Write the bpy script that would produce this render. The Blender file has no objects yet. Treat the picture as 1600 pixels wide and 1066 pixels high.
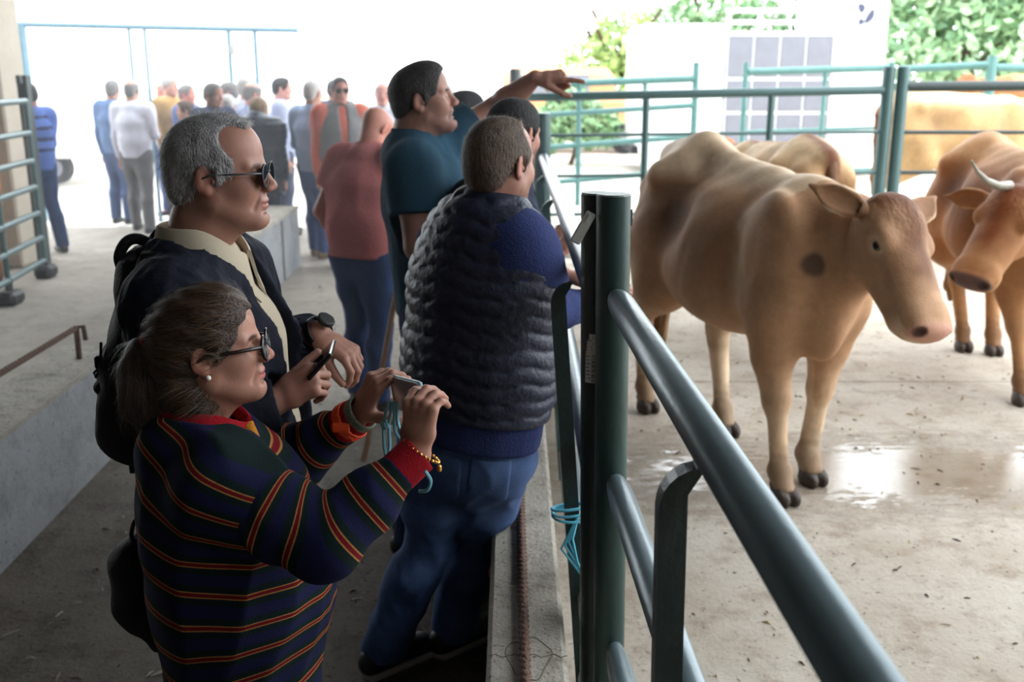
import bpy, math, random
import numpy as np
from mathutils import Vector, Matrix

C = bpy.context.scene.collection
PI = math.pi
random.seed(7)
RNG = np.random.default_rng(11)

# ------------------------------------------------------------------ camera, sky, exposure
CAM_H = 1.82
FOCAL = 1600.0                       # pixels, for a 1600 wide frame
PITCH = math.atan(418 / 1600)
cam_d = bpy.data.cameras.new('camera')
cam = bpy.data.objects.new('camera', cam_d)
C.objects.link(cam)
cam.location = (0, 0, CAM_H)
cam.rotation_euler = (PI / 2 - PITCH, 0, 0)
cam_d.sensor_width = 36
cam_d.lens = 36
cam_d.clip_start = 0.05
cam_d.clip_end = 600
cam_d.dof.use_dof = True
cam_d.dof.focus_distance = 1.95
cam_d.dof.aperture_fstop = 4.5
bpy.context.scene.camera = cam

SKY = 3.2
GLARE_HAZE = 0.010
world = bpy.data.worlds.new('overcast_sky')
bpy.context.scene.world = world
world.use_nodes = True
wn = world.node_tree.nodes
bg = wn['Background']
bg.inputs[0].default_value = (0.90, 0.96, 1.0, 1)
bg.inputs[1].default_value = SKY

vs = bpy.context.scene.view_settings
vs.view_transform = 'Standard'
vs.look = 'None'
vs.exposure = 0.85
vs.gamma = 1.0
vs.use_curve_mapping = False
bpy.context.scene.display_settings.display_device = 'sRGB'


def at(px, py, depth):
    """World point that the photograph shows at (px, py), at ground distance depth."""
    u = (px - 800) / FOCAL
    v = (533 - py) / FOCAL
    b = math.cos(PITCH) + v * math.sin(PITCH)
    c = -math.sin(PITCH) + v * math.cos(PITCH)
    t = depth / b
    return np.array((u * t, depth, CAM_H + c * t))


def gz(px, py, z=0.0):
    """World point at height z that the photograph shows at (px, py)."""
    u = (px - 800) / FOCAL
    v = (533 - py) / FOCAL
    b = math.cos(PITCH) + v * math.sin(PITCH)
    c = -math.sin(PITCH) + v * math.cos(PITCH)
    t = (z - CAM_H) / c
    return np.array((u * t, b * t, z))


def srgb(r, g, b):
    f = lambda c: (c / 255 / 12.92) if c / 255 <= 0.04045 else ((c / 255 + 0.055) / 1.055) ** 2.4
    return (f(r), f(g), f(b))


V3 = lambda *a: np.array(a, dtype=float)
def unit(v):
    v = np.asarray(v, dtype=float)
    return v / (np.linalg.norm(v) + 1e-12)

# ------------------------------------------------------------------ materials
MATS = {}


def mat(name, col, rough=0.7, metal=0.0, noise=0.0, nscale=20.0, bump=0.0, bscale=60.0, col2=None,
        attr=None, spec=0.5, stretch=None, sheen=0.0):
    """Principled material with procedural colour variation and fine relief."""
    if name in MATS:
        return MATS[name]
    m = bpy.data.materials.new(name)
    m.use_nodes = True
    nt = m.node_tree
    N, L = nt.nodes, nt.links
    b = N['Principled BSDF']
    b.inputs['Roughness'].default_value = rough
    b.inputs['Metallic'].default_value = metal
    b.inputs['Specular IOR Level'].default_value = spec
    if sheen:
        b.inputs['Sheen Weight'].default_value = sheen
    tc = N.new('ShaderNodeTexCoord')
    src = tc.outputs['Object']
    if stretch:
        mp = N.new('ShaderNodeMapping')
        mp.inputs['Scale'].default_value = stretch
        L.new(src, mp.inputs[0])
        src = mp.outputs[0]
    base = None
    if attr:
        a = N.new('ShaderNodeAttribute')
        a.attribute_name = attr
        base = a.outputs['Color']
    if noise > 0 or col2:
        n = N.new('ShaderNodeTexNoise')
        n.inputs['Scale'].default_value = nscale
        n.inputs['Detail'].default_value = 5
        n.inputs['Roughness'].default_value = 0.62
        L.new(src, n.inputs['Vector'])
        ramp = N.new('ShaderNodeMapRange')
        ramp.inputs['From Min'].default_value = 0.32
        ramp.inputs['From Max'].default_value = 0.68
        L.new(n.outputs['Fac'], ramp.inputs['Value'])
        mx = N.new('ShaderNodeMix')
        mx.data_type = 'RGBA'
        c2 = col2 if col2 else tuple(c * (1 - noise) for c in col)
        if attr:
            mx.blend_type = 'MULTIPLY'
            k = 1 - noise
            mx.inputs[7].default_value = (k, k, k, 1)
            L.new(base, mx.inputs[6])
        else:
            mx.inputs[6].default_value = (*col, 1)
            mx.inputs[7].default_value = (*c2, 1)
        L.new(ramp.outputs[0], mx.inputs[0])
        base = mx.outputs[2]
    if base is not None:
        L.new(base, b.inputs['Base Color'])
    else:
        b.inputs['Base Color'].default_value = (*col, 1)
    if bump > 0:
        n2 = N.new('ShaderNodeTexNoise')
        n2.inputs['Scale'].default_value = bscale
        n2.inputs['Detail'].default_value = 4
        L.new(src, n2.inputs['Vector'])
        bp = N.new('ShaderNodeBump')
        bp.inputs['Strength'].default_value = min(1.0, bump)
        bp.inputs['Distance'].default_value = 0.02
        L.new(n2.outputs['Fac'], bp.inputs['Height'])
        L.new(bp.outputs[0], b.inputs['Normal'])
    MATS[name] = m
    return m

# ------------------------------------------------------------------ mesh helpers


class MB:
    """Collects vertices and faces and links them as one mesh object."""

    def __init__(s):
        s.v = []
        s.f = []
        s.n = 0

    def add(s, v, f):
        v = np.asarray(v, dtype=float)
        s.v.append(v)
        s.f.extend([tuple(i + s.n for i in q) for q in f])
        s.n += len(v)
        return s

    def box(s, c, size, rot=None, bev=0.0):
        hx, hy, hz = [d / 2 for d in size]
        if bev <= 0:
            v = [(x, y, z) for x in (-hx, hx) for y in (-hy, hy) for z in (-hz, hz)]
            f = [(0, 1, 3, 2), (4, 6, 7, 5), (0, 4, 5, 1), (2, 3, 7, 6), (0, 2, 6, 4), (1, 5, 7, 3)]
        else:
            b = min(bev, hx * .98, hy * .98, hz * .98)
            v, f = [], []
            idx = {}
            for sx in (-1, 1):
                for sy in (-1, 1):
                    for sz in (-1, 1):
                        for ax in range(3):
                            p = [sx * hx, sy * hy, sz * hz]
                            for o in range(3):
                                if o != ax:
                                    p[o] -= (sx, sy, sz)[o] * b
                            idx[(sx, sy, sz, ax)] = len(v)
                            v.append(p)
            for ax in range(3):
                o1, o2 = [o for o in range(3) if o != ax]
                for sg in (-1, 1):
                    q = []
                    for a1, a2 in ((-1, -1), (1, -1), (1, 1), (-1, 1)):
                        k = [0, 0, 0]
                        k[ax] = sg
                        k[o1] = a1
                        k[o2] = a2
                        q.append(idx[(*k, ax)])
                    if (sg > 0) != (ax != 1):
                        q = q[::-1]
                    f.append(tuple(q))
            for ax in range(3):
                o1, o2 = [o for o in range(3) if o != ax]
                for a1 in (-1, 1):
                    for a2 in (-1, 1):
                        k0 = [0, 0, 0]
                        k0[o1] = a1
                        k0[o2] = a2
                        ka, kb = k0[:], k0[:]
                        ka[ax] = -1
                        kb[ax] = 1
                        q = [idx[(*ka, o1)], idx[(*kb, o1)], idx[(*kb, o2)], idx[(*ka, o2)]]
                        f.append(tuple(q))
            for sx in (-1, 1):
                for sy in (-1, 1):
                    for sz in (-1, 1):
                        f.append((idx[(sx, sy, sz, 0)], idx[(sx, sy, sz, 1)], idx[(sx, sy, sz, 2)]))
        v = np.array(v, dtype=float)
        if rot is not None:
            v = v @ np.array(rot).T
        return s.add(v + np.array(c), f)

    def tube(s, pts, r, seg=12, cap=True, rs=None):
        pts = [np.array(p, dtype=float) for p in pts]
        n = len(pts)
        ring = []
        prev = None
        for i, p in enumerate(pts):
            d = unit(pts[min(i + 1, n - 1)] - pts[max(i - 1, 0)])
            if prev is None:
                a = np.cross(d, (0, 0, 1)) if abs(d[2]) < .95 else np.cross(d, (1, 0, 0))
            else:
                a = prev - d * np.dot(prev, d)
            a = unit(a)
            prev = a
            b = np.cross(d, a)
            rr = rs[i] if rs is not None else r
            for k in range(seg):
                t = 2 * PI * k / seg
                ring.append(p + (a * math.cos(t) + b * math.sin(t)) * rr)
        f = []
        for i in range(n - 1):
            for k in range(seg):
                k2 = (k + 1) % seg
                f.append((i * seg + k, i * seg + k2, (i + 1) * seg + k2, (i + 1) * seg + k))
        if cap:
            f.append(tuple(range(seg))[::-1])
            f.append(tuple((n - 1) * seg + k for k in range(seg)))
        return s.add(ring, f)

    def build(s, name, m=None, parent=None, smooth=False):
        v = np.concatenate(s.v) if s.v else np.zeros((0, 3))
        me = bpy.data.meshes.new(name)
        me.from_pydata(v.tolist(), [], s.f)
        me.validate()
        import bmesh
        bm = bmesh.new()
        bm.from_mesh(me)
        bmesh.ops.recalc_face_normals(bm, faces=bm.faces)
        bm.to_mesh(me)
        bm.free()
        return link(name, me, m, parent, smooth)


def link(name, me, m=None, parent=None, smooth=False):
    o = bpy.data.objects.new(name, me)
    C.objects.link(o)
    if m is not None:
        me.materials.append(m)
    if smooth:
        me.polygons.foreach_set('use_smooth', [True] * len(me.polygons))
        if smooth == 'angle':
            me.set_sharp_from_angle(angle=math.radians(40))
    if parent is not None:
        o.parent = parent
        # parents are Empties without rotation: keep world coordinates
        o.location = -Vector(parent_world(parent))
    return o


def parent_world(p):
    v = Vector(p.location)
    while p.parent:
        p = p.parent
        v += Vector(p.location)
    return v


def empty(name, loc, label, cat, group=None, rz=0):
    o = bpy.data.objects.new(name, None)
    C.objects.link(o)
    o.location = [float(a) for a in loc]
    o.empty_display_size = .1
    o.rotation_euler.z = rz
    tag(o, label, cat, group)
    return o


def tag(o, label, cat, group=None):
    o['label'] = label
    o['category'] = cat
    if group:
        o['group'] = group
    return o


def struct(o, label=None):
    o['kind'] = 'structure'
    if label:
        o['label'] = label
    return o

# ------------------------------------------------------------------ implicit surfaces


def smin(a, b, k):
    if k <= 0:
        return np.minimum(a, b)
    h = np.clip(k - np.abs(a - b), 0, None) / k
    return np.minimum(a, b) - h * h * k * .25


def smax(a, b, k):
    return -smin(-a, -b, k)


def cone(a, b, ra, rb):
    """Round cone from a to b."""
    a = np.array(a, dtype=np.float32)
    b = np.array(b, dtype=np.float32)
    ab = b - a
    L2 = float(ab @ ab) + 1e-9

    def f(P):
        q = P - a
        t = np.clip((q @ ab) / L2, 0, 1)
        q = q - t[..., None] * ab
        return np.sqrt((q * q).sum(-1)) - (ra + t * (rb - ra))
    r = max(ra, rb)
    return f, np.minimum(a, b) - r, np.maximum(a, b) + r


def acone(a, b, wa, wb, lat):
    """Cone with elliptic section: wa, wb = (half width along lat, half depth)."""
    a = np.array(a, dtype=np.float32)
    b = np.array(b, dtype=np.float32)
    ab = b - a
    L = float(np.linalg.norm(ab)) + 1e-9
    d = ab / L
    lat = unit(np.array(lat) - d * np.dot(lat, d)).astype(np.float32)
    dep = np.cross(d, lat).astype(np.float32)

    def f(P):
        q = P - a
        ax = q @ d
        t = np.clip(ax / L, 0, 1)
        over = ax - t * L
        A = wa[0] + t * (wb[0] - wa[0])
        B = wa[1] + t * (wb[1] - wa[1])
        m = np.minimum(A, B)
        x = (q @ lat) / A
        y = (q @ dep) / B
        z = over / m
        k0 = np.sqrt(x * x + y * y + z * z)
        k1 = np.sqrt((x / A) ** 2 + (y / B) ** 2 + (z / m) ** 2) + 1e-6
        return k0 * (k0 - 1) / k1
    r = max(*wa, *wb)
    return f, np.minimum(a, b) - r, np.maximum(a, b) + r


def ell(c, r, R=None):
    """Ellipsoid, R columns are its axes."""
    c = np.array(c, dtype=np.float32)
    r = np.array(r, dtype=np.float32)
    Rm = None if R is None else np.array(R, dtype=np.float32)

    def f(P):
        q = P - c
        if Rm is not None:
            q = q @ Rm
        k0 = np.sqrt(((q / r) ** 2).sum(-1))
        k1 = np.sqrt(((q / (r * r)) ** 2).sum(-1)) + 1e-6
        return k0 * (k0 - 1) / k1
    m = float(r.max()) if Rm is not None else r
    return f, c - m, c + m


def rbox(c, half, R=None, rad=0.0):
    c = np.array(c, dtype=np.float32)
    half = np.array(half, dtype=np.float32)
    Rm = None if R is None else np.array(R, dtype=np.float32)

    def f(P):
        q = P - c
        if Rm is not None:
            q = q @ Rm
        q = np.abs(q) - (half - rad)
        return np.sqrt((np.maximum(q, 0) ** 2).sum(-1)) + np.minimum(q.max(-1), 0) - rad
    m = float(np.linalg.norm(half)) if Rm is not None else half
    return f, c - m, c + m


def cyl(a, b, r):
    """Flat-capped cylinder."""
    a = np.array(a, dtype=np.float32)
    b = np.array(b, dtype=np.float32)
    L = float(np.linalg.norm(b - a))
    d = (b - a) / L

    def f(P):
        q = P - a
        t = q @ d
        q = q - t[..., None] * d
        rr = np.sqrt((q * q).sum(-1)) - r
        tt = np.abs(t - L / 2) - L / 2
        return np.minimum(np.maximum(rr, tt), 0) + np.sqrt(np.maximum(rr, 0) ** 2 + np.maximum(tt, 0) ** 2)
    return f, np.minimum(a, b) - r, np.maximum(a, b) + r


def half(p, n):
    """Half space: inside is where (P-p).n < 0."""
    p = np.array(p, dtype=np.float32)
    n = unit(n).astype(np.float32)
    return (lambda P: (P - p) @ n), None, None


class Sdf:
    def __init__(s):
        s.ops = []

    def add(s, prim, k=0.0):
        s.ops.append((0, prim, k))
        return s

    def sub(s, prim, k=0.0):
        s.ops.append((1, prim, k))
        return s

    def cut(s, prim, k=0.0):          # keep what lies inside prim
        s.ops.append((2, prim, k))
        return s

    def disp(s, fn):                  # add a displacement field
        s.ops.append((3, fn, 0))
        return s

    def chain(s, pts, rs, k=0.0, kin=0.0):
        for i in range(len(pts) - 1):
            s.add(cone(pts[i], pts[i + 1], rs[i], rs[i + 1]), k if i == 0 else max(kin, k * .5))
        return s

    def mesh(s, h, lo=None, hi=None):
        los = [p[1] for t, p, k in s.ops if t == 0 and p[1] is not None]
        his = [p[2] for t, p, k in s.ops if t == 0 and p[1] is not None]
        LO = np.min(los, 0) - 3 * h - .01
        HI = np.max(his, 0) + 3 * h + .01
        if lo is not None:
            LO = np.maximum(LO, lo)
        if hi is not None:
            HI = np.minimum(HI, hi)
        n = np.ceil((HI - LO) / h).astype(int) + 1
        D = np.full(n, 0.5, dtype=np.float32)
        ax = [(LO[i] + h * np.arange(n[i])).astype(np.float32) for i in range(3)]

        def block(sl):
            return np.stack(np.meshgrid(ax[0][sl[0]], ax[1][sl[1]], ax[2][sl[2]], indexing='ij'), -1)
        for t, p, k in s.ops:
            if t == 3:
                sl = tuple(slice(0, n[i]) for i in range(3))
                near = np.abs(D) < .08
                ii = np.nonzero(near)
                P = np.stack([ax[i][ii[i]] for i in range(3)], -1)
                D[ii] += p(P).astype(np.float32)
                continue
            f, a, b = p
            if a is None or t == 2:
                sl = tuple(slice(0, n[i]) for i in range(3))
            else:
                m = k + 3 * h + .004
                i0 = np.clip(np.floor((a - m - LO) / h).astype(int), 0, n)
                i1 = np.clip(np.ceil((b + m - LO) / h).astype(int) + 1, 0, n)
                if (i1 <= i0).any():
                    continue
                sl = tuple(slice(i0[i], i1[i]) for i in range(3))
            d = f(block(sl)).astype(np.float32)
            if t == 0:
                D[sl] = smin(D[sl], d, k)
            elif t == 1:
                D[sl] = smax(D[sl], -d, k)
            else:
                D[sl] = smax(D[sl], d, k)
        # close at the box walls
        for i in range(3):
            q = [slice(None)] * 3
            for e in (0, -1):
                q[i] = e
                D[tuple(q)] = np.maximum(D[tuple(q)], h * .3)
        return surface_nets(D, LO, h)


def surface_nets(D, LO, h):
    neg = D < 0
    n = D.shape
    cnt = np.zeros((n[0] - 1, n[1] - 1, n[2] - 1), dtype=np.int8)
    for dx in (0, 1):
        for dy in (0, 1):
            for dz in (0, 1):
                cnt += neg[dx:n[0] - 1 + dx, dy:n[1] - 1 + dy, dz:n[2] - 1 + dz]
    act = (cnt > 0) & (cnt < 8)
    idx = np.argwhere(act)
    if len(idx) == 0:
        return np.zeros((0, 3)), np.zeros((0, 4), dtype=np.int64)
    cid = np.full(cnt.shape, -1, dtype=np.int64)
    cid[act] = np.arange(len(idx))
    cor = [(a, b, c) for a in (0, 1) for b in (0, 1) for c in (0, 1)]
    dv = {c: D[idx[:, 0] + c[0], idx[:, 1] + c[1], idx[:, 2] + c[2]] for c in cor}
    acc = np.zeros((len(idx), 3))
    w = np.zeros(len(idx))
    for a in cor:
        for axn in range(3):
            if a[axn] == 0:
                b = list(a)
                b[axn] = 1
                b = tuple(b)
                da, db = dv[a], dv[b]
                m = (da < 0) != (db < 0)
                t = np.where(m, da / np.where(m, da - db, 1), 0)
                for i in range(3):
                    acc[:, i] += np.where(m, a[i] + (t if i == axn else 0), 0)
                w += m
    V = (idx + acc / w[:, None]) * h + LO
    quads = []
    for axn in range(3):
        o1, o2 = (axn + 1) % 3, (axn + 2) % 3
        s0 = [slice(None)] * 3
        s1 = [slice(None)] * 3
        s0[axn] = slice(0, n[axn] - 1)
        s1[axn] = slice(1, n[axn])
        ch = neg[tuple(s0)] != neg[tuple(s1)]
        e = np.argwhere(ch)
        ok = (e[:, o1] > 0) & (e[:, o2] > 0) & (e[:, o1] < n[o1] - 1) & (e[:, o2] < n[o2] - 1)
        e = e[ok]
        sg = neg[e[:, 0], e[:, 1], e[:, 2]]

        def c(d1, d2):
            q = e.copy()
            q[:, o1] -= d1
            q[:, o2] -= d2
            return cid[q[:, 0], q[:, 1], q[:, 2]]
        q = np.stack([c(1, 1), c(0, 1), c(0, 0), c(1, 0)], 1)
        q[~sg] = q[~sg][:, ::-1]
        quads.append(q)
    return V, np.concatenate(quads)


def join(parts):
    vs_, fs_ = [], []
    n = 0
    for v, f in parts:
        if len(v) == 0:
            continue
        vs_.append(v)
        fs_.append(f + n)
        n += len(v)
    return np.concatenate(vs_), np.concatenate(fs_)


def xf(vf, R, t, s=1.0):
    v, f = vf
    return (v * s) @ np.array(R).T + np.array(t), f


def quadmesh(name, vf, m, parent=None, col=None, smooth=True, attrs=None):
    v, f = vf
    me = bpy.data.meshes.new(name)
    nv, nf = len(v), len(f)
    me.vertices.add(nv)
    me.vertices.foreach_set('co', np.asarray(v, dtype=np.float32).ravel())
    k = f.shape[1] if nf else 4
    me.loops.add(nf * k)
    me.loops.foreach_set('vertex_index', f.ravel().astype(np.int32))
    me.polygons.add(nf)
    me.polygons.foreach_set('loop_start', np.arange(0, nf * k, k, dtype=np.int32))
    me.polygons.foreach_set('use_smooth', np.full(nf, bool(smooth)))
    me.update(calc_edges=True)
    if col is not None:
        a = me.color_attributes.new('Col', 'FLOAT_COLOR', 'POINT')
        c4 = np.ones((nv, 4), dtype=np.float32)
        c4[:, :3] = col
        a.data.foreach_set('color', c4.ravel())
    for an, av in (attrs or {}).items():
        a = me.attributes.new(an, 'FLOAT', 'POINT')
        a.data.foreach_set('value', np.asarray(av, dtype=np.float32))
    return link(name, me, m, parent, False)

# ------------------------------------------------------------------ concrete and ground materials


def concrete(name, c_a, c_b, dirt, dirt_amt=0.5, bump=0.35, wet=None, scale=1.0, spots=True):
    m = bpy.data.materials.new(name)
    m.use_nodes = True
    N, L = m.node_tree.nodes, m.node_tree.links
    b = N['Principled BSDF']
    tc = N.new('ShaderNodeTexCoord').outputs['Object']

    def noise(s, det=6, rough=.6, vec=tc):
        n = N.new('ShaderNodeTexNoise')
        n.inputs['Scale'].default_value = s * scale
        n.inputs['Detail'].default_value = det
        n.inputs['Roughness'].default_value = rough
        L.new(vec, n.inputs['Vector'])
        return n.outputs['Fac']

    def rng(x, a, c, lo=0, hi=1):
        n = N.new('ShaderNodeMapRange')
        n.inputs[1].default_value = a
        n.inputs[2].default_value = c
        n.inputs[3].default_value = lo
        n.inputs[4].default_value = hi
        L.new(x, n.inputs[0])
        return n.outputs[0]

    def mixc(fac, A, B):
        n = N.new('ShaderNodeMix')
        n.data_type = 'RGBA'
        L.new(fac, n.inputs[0])
        for i, x in ((6, A), (7, B)):
            if isinstance(x, tuple):
                n.inputs[i].default_value = (*x, 1)
            else:
                L.new(x, n.inputs[i])
        return n.outputs[2]

    def math_(op, x, y):
        n = N.new('ShaderNodeMath')
        n.operation = op
        for i, v in ((0, x), (1, y)):
            if isinstance(v, (int, float)):
                n.inputs[i].default_value = v
            else:
                L.new(v, n.inputs[i])
        return n.outputs[0]
    col = mixc(rng(noise(1.7), .35, .65), c_a, c_b)
    col = mixc(rng(noise(5.5, 8, .7), .5, .72, 0, dirt_amt), col, dirt)
    if spots:
        col = mixc(rng(noise(38, 3, .5), .62, .72, 0, dirt_amt), col, tuple(x * .55 for x in dirt))
        col = mixc(rng(noise(120, 2, .5), .66, .74, 0, .5), col, tuple(min(1, x * 1.35) for x in c_a))
    rough = .85
    if wet:
        (cx, cy, rx, ry) = wet
        sp = N.new('ShaderNodeSeparateXYZ')
        L.new(tc, sp.inputs[0])
        dx = math_('DIVIDE', math_('SUBTRACT', sp.outputs[0], cx), rx)
        dy = math_('DIVIDE', math_('SUBTRACT', sp.outputs[1], cy), ry)
        d = math_('SQRT', math_('ADD', math_('MULTIPLY', dx, dx), math_('MULTIPLY', dy, dy)), 0)
        mp = N.new('ShaderNodeMapping')
        mp.inputs['Scale'].default_value = (1, 2.6, 1)
        L.new(tc, mp.inputs[0])
        nz = noise(7.5, 7, .72, mp.outputs[0])
        w = math_('SUBTRACT', math_('MULTIPLY', nz, 2.3), d)
        wetm = rng(w, .42, .62)
        damp = rng(w, -.05, .5, 0, .45)
        col = mixc(damp, col, tuple(x * .55 for x in dirt))
        ro = N.new('ShaderNodeMix')
        ro.data_type = 'FLOAT'
        ro.inputs[2].default_value = .8
        ro.inputs[3].default_value = .16
        L.new(wetm, ro.inputs[0])
        L.new(ro.outputs[0], b.inputs['Roughness'])
        spm = rng(wetm, 0, 1, .3, .8)
        L.new(spm, b.inputs['Specular IOR Level'])
        dry = rng(wetm, 0, 1, bump, bump * .12)
    else:
        b.inputs['Roughness'].default_value = rough
        b.inputs['Specular IOR Level'].default_value = .3
        dry = None
    L.new(col, b.inputs['Base Color'])
    hgt = math_('ADD', math_('MULTIPLY', noise(60, 6, .7), .55), math_('MULTIPLY', noise(9, 5, .6), 1.0))
    bp = N.new('ShaderNodeBump')
    bp.inputs['Distance'].default_value = .03
    bp.inputs['Strength'].default_value = bump
    if dry is not None:
        L.new(dry, bp.inputs['Strength'])
    L.new(hgt, bp.inputs['Height'])
    L.new(bp.outputs[0], b.inputs['Normal'])
    return m


M_PEN = concrete('pen_concrete', srgb(186, 177, 165), srgb(166, 154, 139), srgb(126, 107, 86), .75, .45, wet=(2.0, 4.52, 2.1, .55))
M_AISLE = concrete('aisle_concrete', srgb(116, 108, 98), srgb(98, 90, 80), srgb(62, 54, 45), .85, .8)
M_AISLE2 = concrete('shed_concrete', srgb(156, 148, 138), srgb(142, 134, 124), srgb(104, 94, 82), .6, .5)
M_WALLC = concrete('kerb_concrete', srgb(186, 180, 168), srgb(164, 157, 145), srgb(104, 94, 80), .75, .9, scale=1.6)
M_PLAST = concrete('plaster', srgb(154, 156, 159), srgb(136, 138, 141), srgb(98, 96, 94), .6, .35, scale=1.2)
M_OUT = concrete('yard_ground', srgb(196, 190, 180), srgb(182, 176, 166), srgb(150, 142, 130), .4, .2, scale=.5)
M_ROOF = mat('roof_sheet', srgb(92, 90, 88), .7, noise=.2, nscale=3)
M_COL = concrete('column_concrete', srgb(186, 176, 160), srgb(176, 166, 150), srgb(150, 140, 126), .3, .2)
M_GREEN = mat('green_paint', srgb(66, 94, 94), .36, metal=.2, noise=.12, nscale=7, bump=.05, bscale=35, spec=.6)
M_RAIL = mat('rail_paint', srgb(106, 122, 128), .33, metal=.25, noise=.16, nscale=7, bump=.05, bscale=35, spec=.6)
M_POST = mat('post_paint', srgb(40, 66, 62), .42, metal=.1, noise=.25, nscale=12, bump=.06, bscale=45)
M_GREEN_GLARE = mat('glare_green_paint', srgb(96, 140, 136), .45, noise=.2, nscale=9, bump=.08, bscale=40)  # green lightened to imitate glare over the far fence
M_DKGREEN = mat('dark_green_paint', srgb(30, 48, 46), .38, noise=.25, nscale=14, bump=.15, bscale=50)
M_BLUEPAINT = mat('blue_grey_paint', srgb(120, 160, 178), .5, noise=.15, nscale=8)
M_BRIGHT = mat('galvanised_steel', srgb(196, 198, 194), .4, metal=.2, noise=.2, nscale=30)
M_CAP = mat('worn_cap_steel', srgb(150, 158, 154), .45, metal=.5, noise=.35, nscale=40, bump=.2, bscale=90)
M_RUST = mat('rusty_rebar', srgb(104, 76, 62), .85, col2=srgb(70, 50, 42), nscale=60, bump=.6, bscale=120)
M_BLACK = mat('black_rubber', srgb(22, 22, 24), .6)
M_WHITE = mat('white_truck_paint', srgb(226, 226, 226), .5, noise=.06, nscale=4)
M_ALU = mat('aluminium_panel', srgb(126, 126, 135), .7, noise=.12, nscale=5)
M_TYRE = mat('tyre_rubber', srgb(40, 40, 42), .85)
M_LABEL = mat('paper_label', srgb(206, 206, 200), .55, noise=.08, nscale=80)
M_INK = mat('label_ink', srgb(40, 42, 46), .6)

# ------------------------------------------------------------------ floor, walls, roof
o = MB().box((0, 2.75, -.06), (26, 19.5, .07)).build('floor', mat('joint_dirt', srgb(84, 74, 62), .9))
struct(o)
floor = o


def slab(x0, x1, y0, y1, m, z=-.0):
    b = MB().box(((x0 + x1) / 2, (y0 + y1) / 2, z - .03), (x1 - x0, y1 - y0, .06), bev=.006)
    return b.build('floor_slab', m, floor)


g = .007
for x0, x1 in ((.13, 4.6), (4.6, 9.0)):
    for y0, y1 in ((-6, 1.6), (1.6, 5.985), (5.985, 10.3)):
        slab(x0 + g, x1 - g, y0 + g, y1 - g, M_PEN)
slab(-2.25, -.06, -6, 5.2, M_AISLE)
slab(-2.25, .13, 5.2 + g, 12.5, M_AISLE2)
slab(-10, -2.25 - g, -6, 4.0, M_AISLE2)
slab(-10, -2.25 - g, 4.0 + g, 12.5, M_AISLE2)

# low kerb wall between the aisle and the pen
kb = MB()
kb.box((.035, 4.5, .245), (.19, 11.2, .49), bev=.012)
kerb = kb.build('kerb_wall', M_WALLC)
struct(kerb)
# thin crack and round patch in the kerb top, recessed lines
cr = MB()
cx, cy = .04, 2.14
ringp = [(cx + .052 * math.cos(t) * (1 + .16 * math.sin(3 * t)), cy + .085 * math.sin(t) * (1 + .12 * math.cos(5 * t)), .4905) for t in np.linspace(0, 2 * PI, 40)]
cr.tube(ringp, .0012, 5, cap=False)
cr.tube([(-.055 + .185 * i / 12, 2.15 + .008 * math.sin(i * 2.1), .4905) for i in range(13)], .0011, 5)
cr.build('crack', mat('crack_dark', srgb(96, 88, 78), .95), kerb)

# rusty bar lying along the kerb, with raised spiral ribs


def rebar(pts, r, name, parent=None, pitch=.025):
    mb = MB()
    mb.tube(pts, r, 10)
    pts = [np.array(p) for p in pts]
    for i in range(len(pts) - 1):
        a, b = pts[i], pts[i + 1]
        L = np.linalg.norm(b - a)
        d = (b - a) / L
        s = unit(np.cross(d, (0, 0, 1)))
        u = np.cross(s, d)
        n = int(L / pitch)
        for k in range(n):
            p = a + d * (k + .5) * pitch
            for sg in (-1, 1):
                arc = []
                for q in range(4):
                    th = PI / 2 + sg * (q / 3) * 1.35
                    arc.append(p + s * math.cos(th) * r + u * math.sin(th) * r + d * (q / 3 - .2) * pitch * .95)
                mb.tube(arc, r * .26, 4)
    return mb.build(name, M_RUST, parent, smooth='angle')


rb = rebar([(.02 + .012 * (1 - (y - 1.2) / 4.3), y, .503) for y in (1.2, 2.0, 3.0, 4.0, 5.5)], .0125, 'iron_bar')
tag(rb, 'rusty ribbed iron bar lying along the top of the kerb below the fence', 'bar')

# left low wall with its own rusty rail
lw = MB()


def wall_prism(x0a, x0b, x1a, x1b, y0, y1, h):
    # a = near, b = far
    v = [(x0a, y0, 0), (x1a, y0, 0), (x1b, y1, 0), (x0b, y1, 0), (x0a, y0, h), (x1a, y0, h), (x1b, y1, h), (x0b, y1, h)]
    f = [(3, 2, 1, 0), (4, 5, 6, 7), (0, 1, 5, 4), (1, 2, 6, 5), (2, 3, 7, 6), (3, 0, 4, 7)]
    return v, f


lw.add(*wall_prism(-2.12, -2.24, -1.83, -1.965, .5, 4.95, .485))
wl = struct(lw.build('wall_left', M_PLAST))
cap_ = MB().add(*wall_prism(-2.125, -2.245, -1.826, -1.96, .5, 4.95, .02))
cap_.v[0][:, 2] += .484
cap_.build('wall_cap', M_WALLC, wl)
lw2 = MB().add(*wall_prism(-2.32, -2.34, -2.04, -2.07, 6.6, 9.9, .56))
wl2 = struct(lw2.build('wall_left', M_PLAST))
for yy in (7.8, 9.1):
    MB().box((-2.052, yy, .28), (.012, .012, .54)).build('wall_joint', mat('joint_grey', srgb(120, 120, 120), .9), wl2)
cap2 = MB().add(*wall_prism(-2.33, -2.35, -2.03, -2.06, 6.6, 9.9, .03))
cap2.v[0][:, 2] += .555
cap2.build('wall_cap', M_WALLC, wl2)

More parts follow.
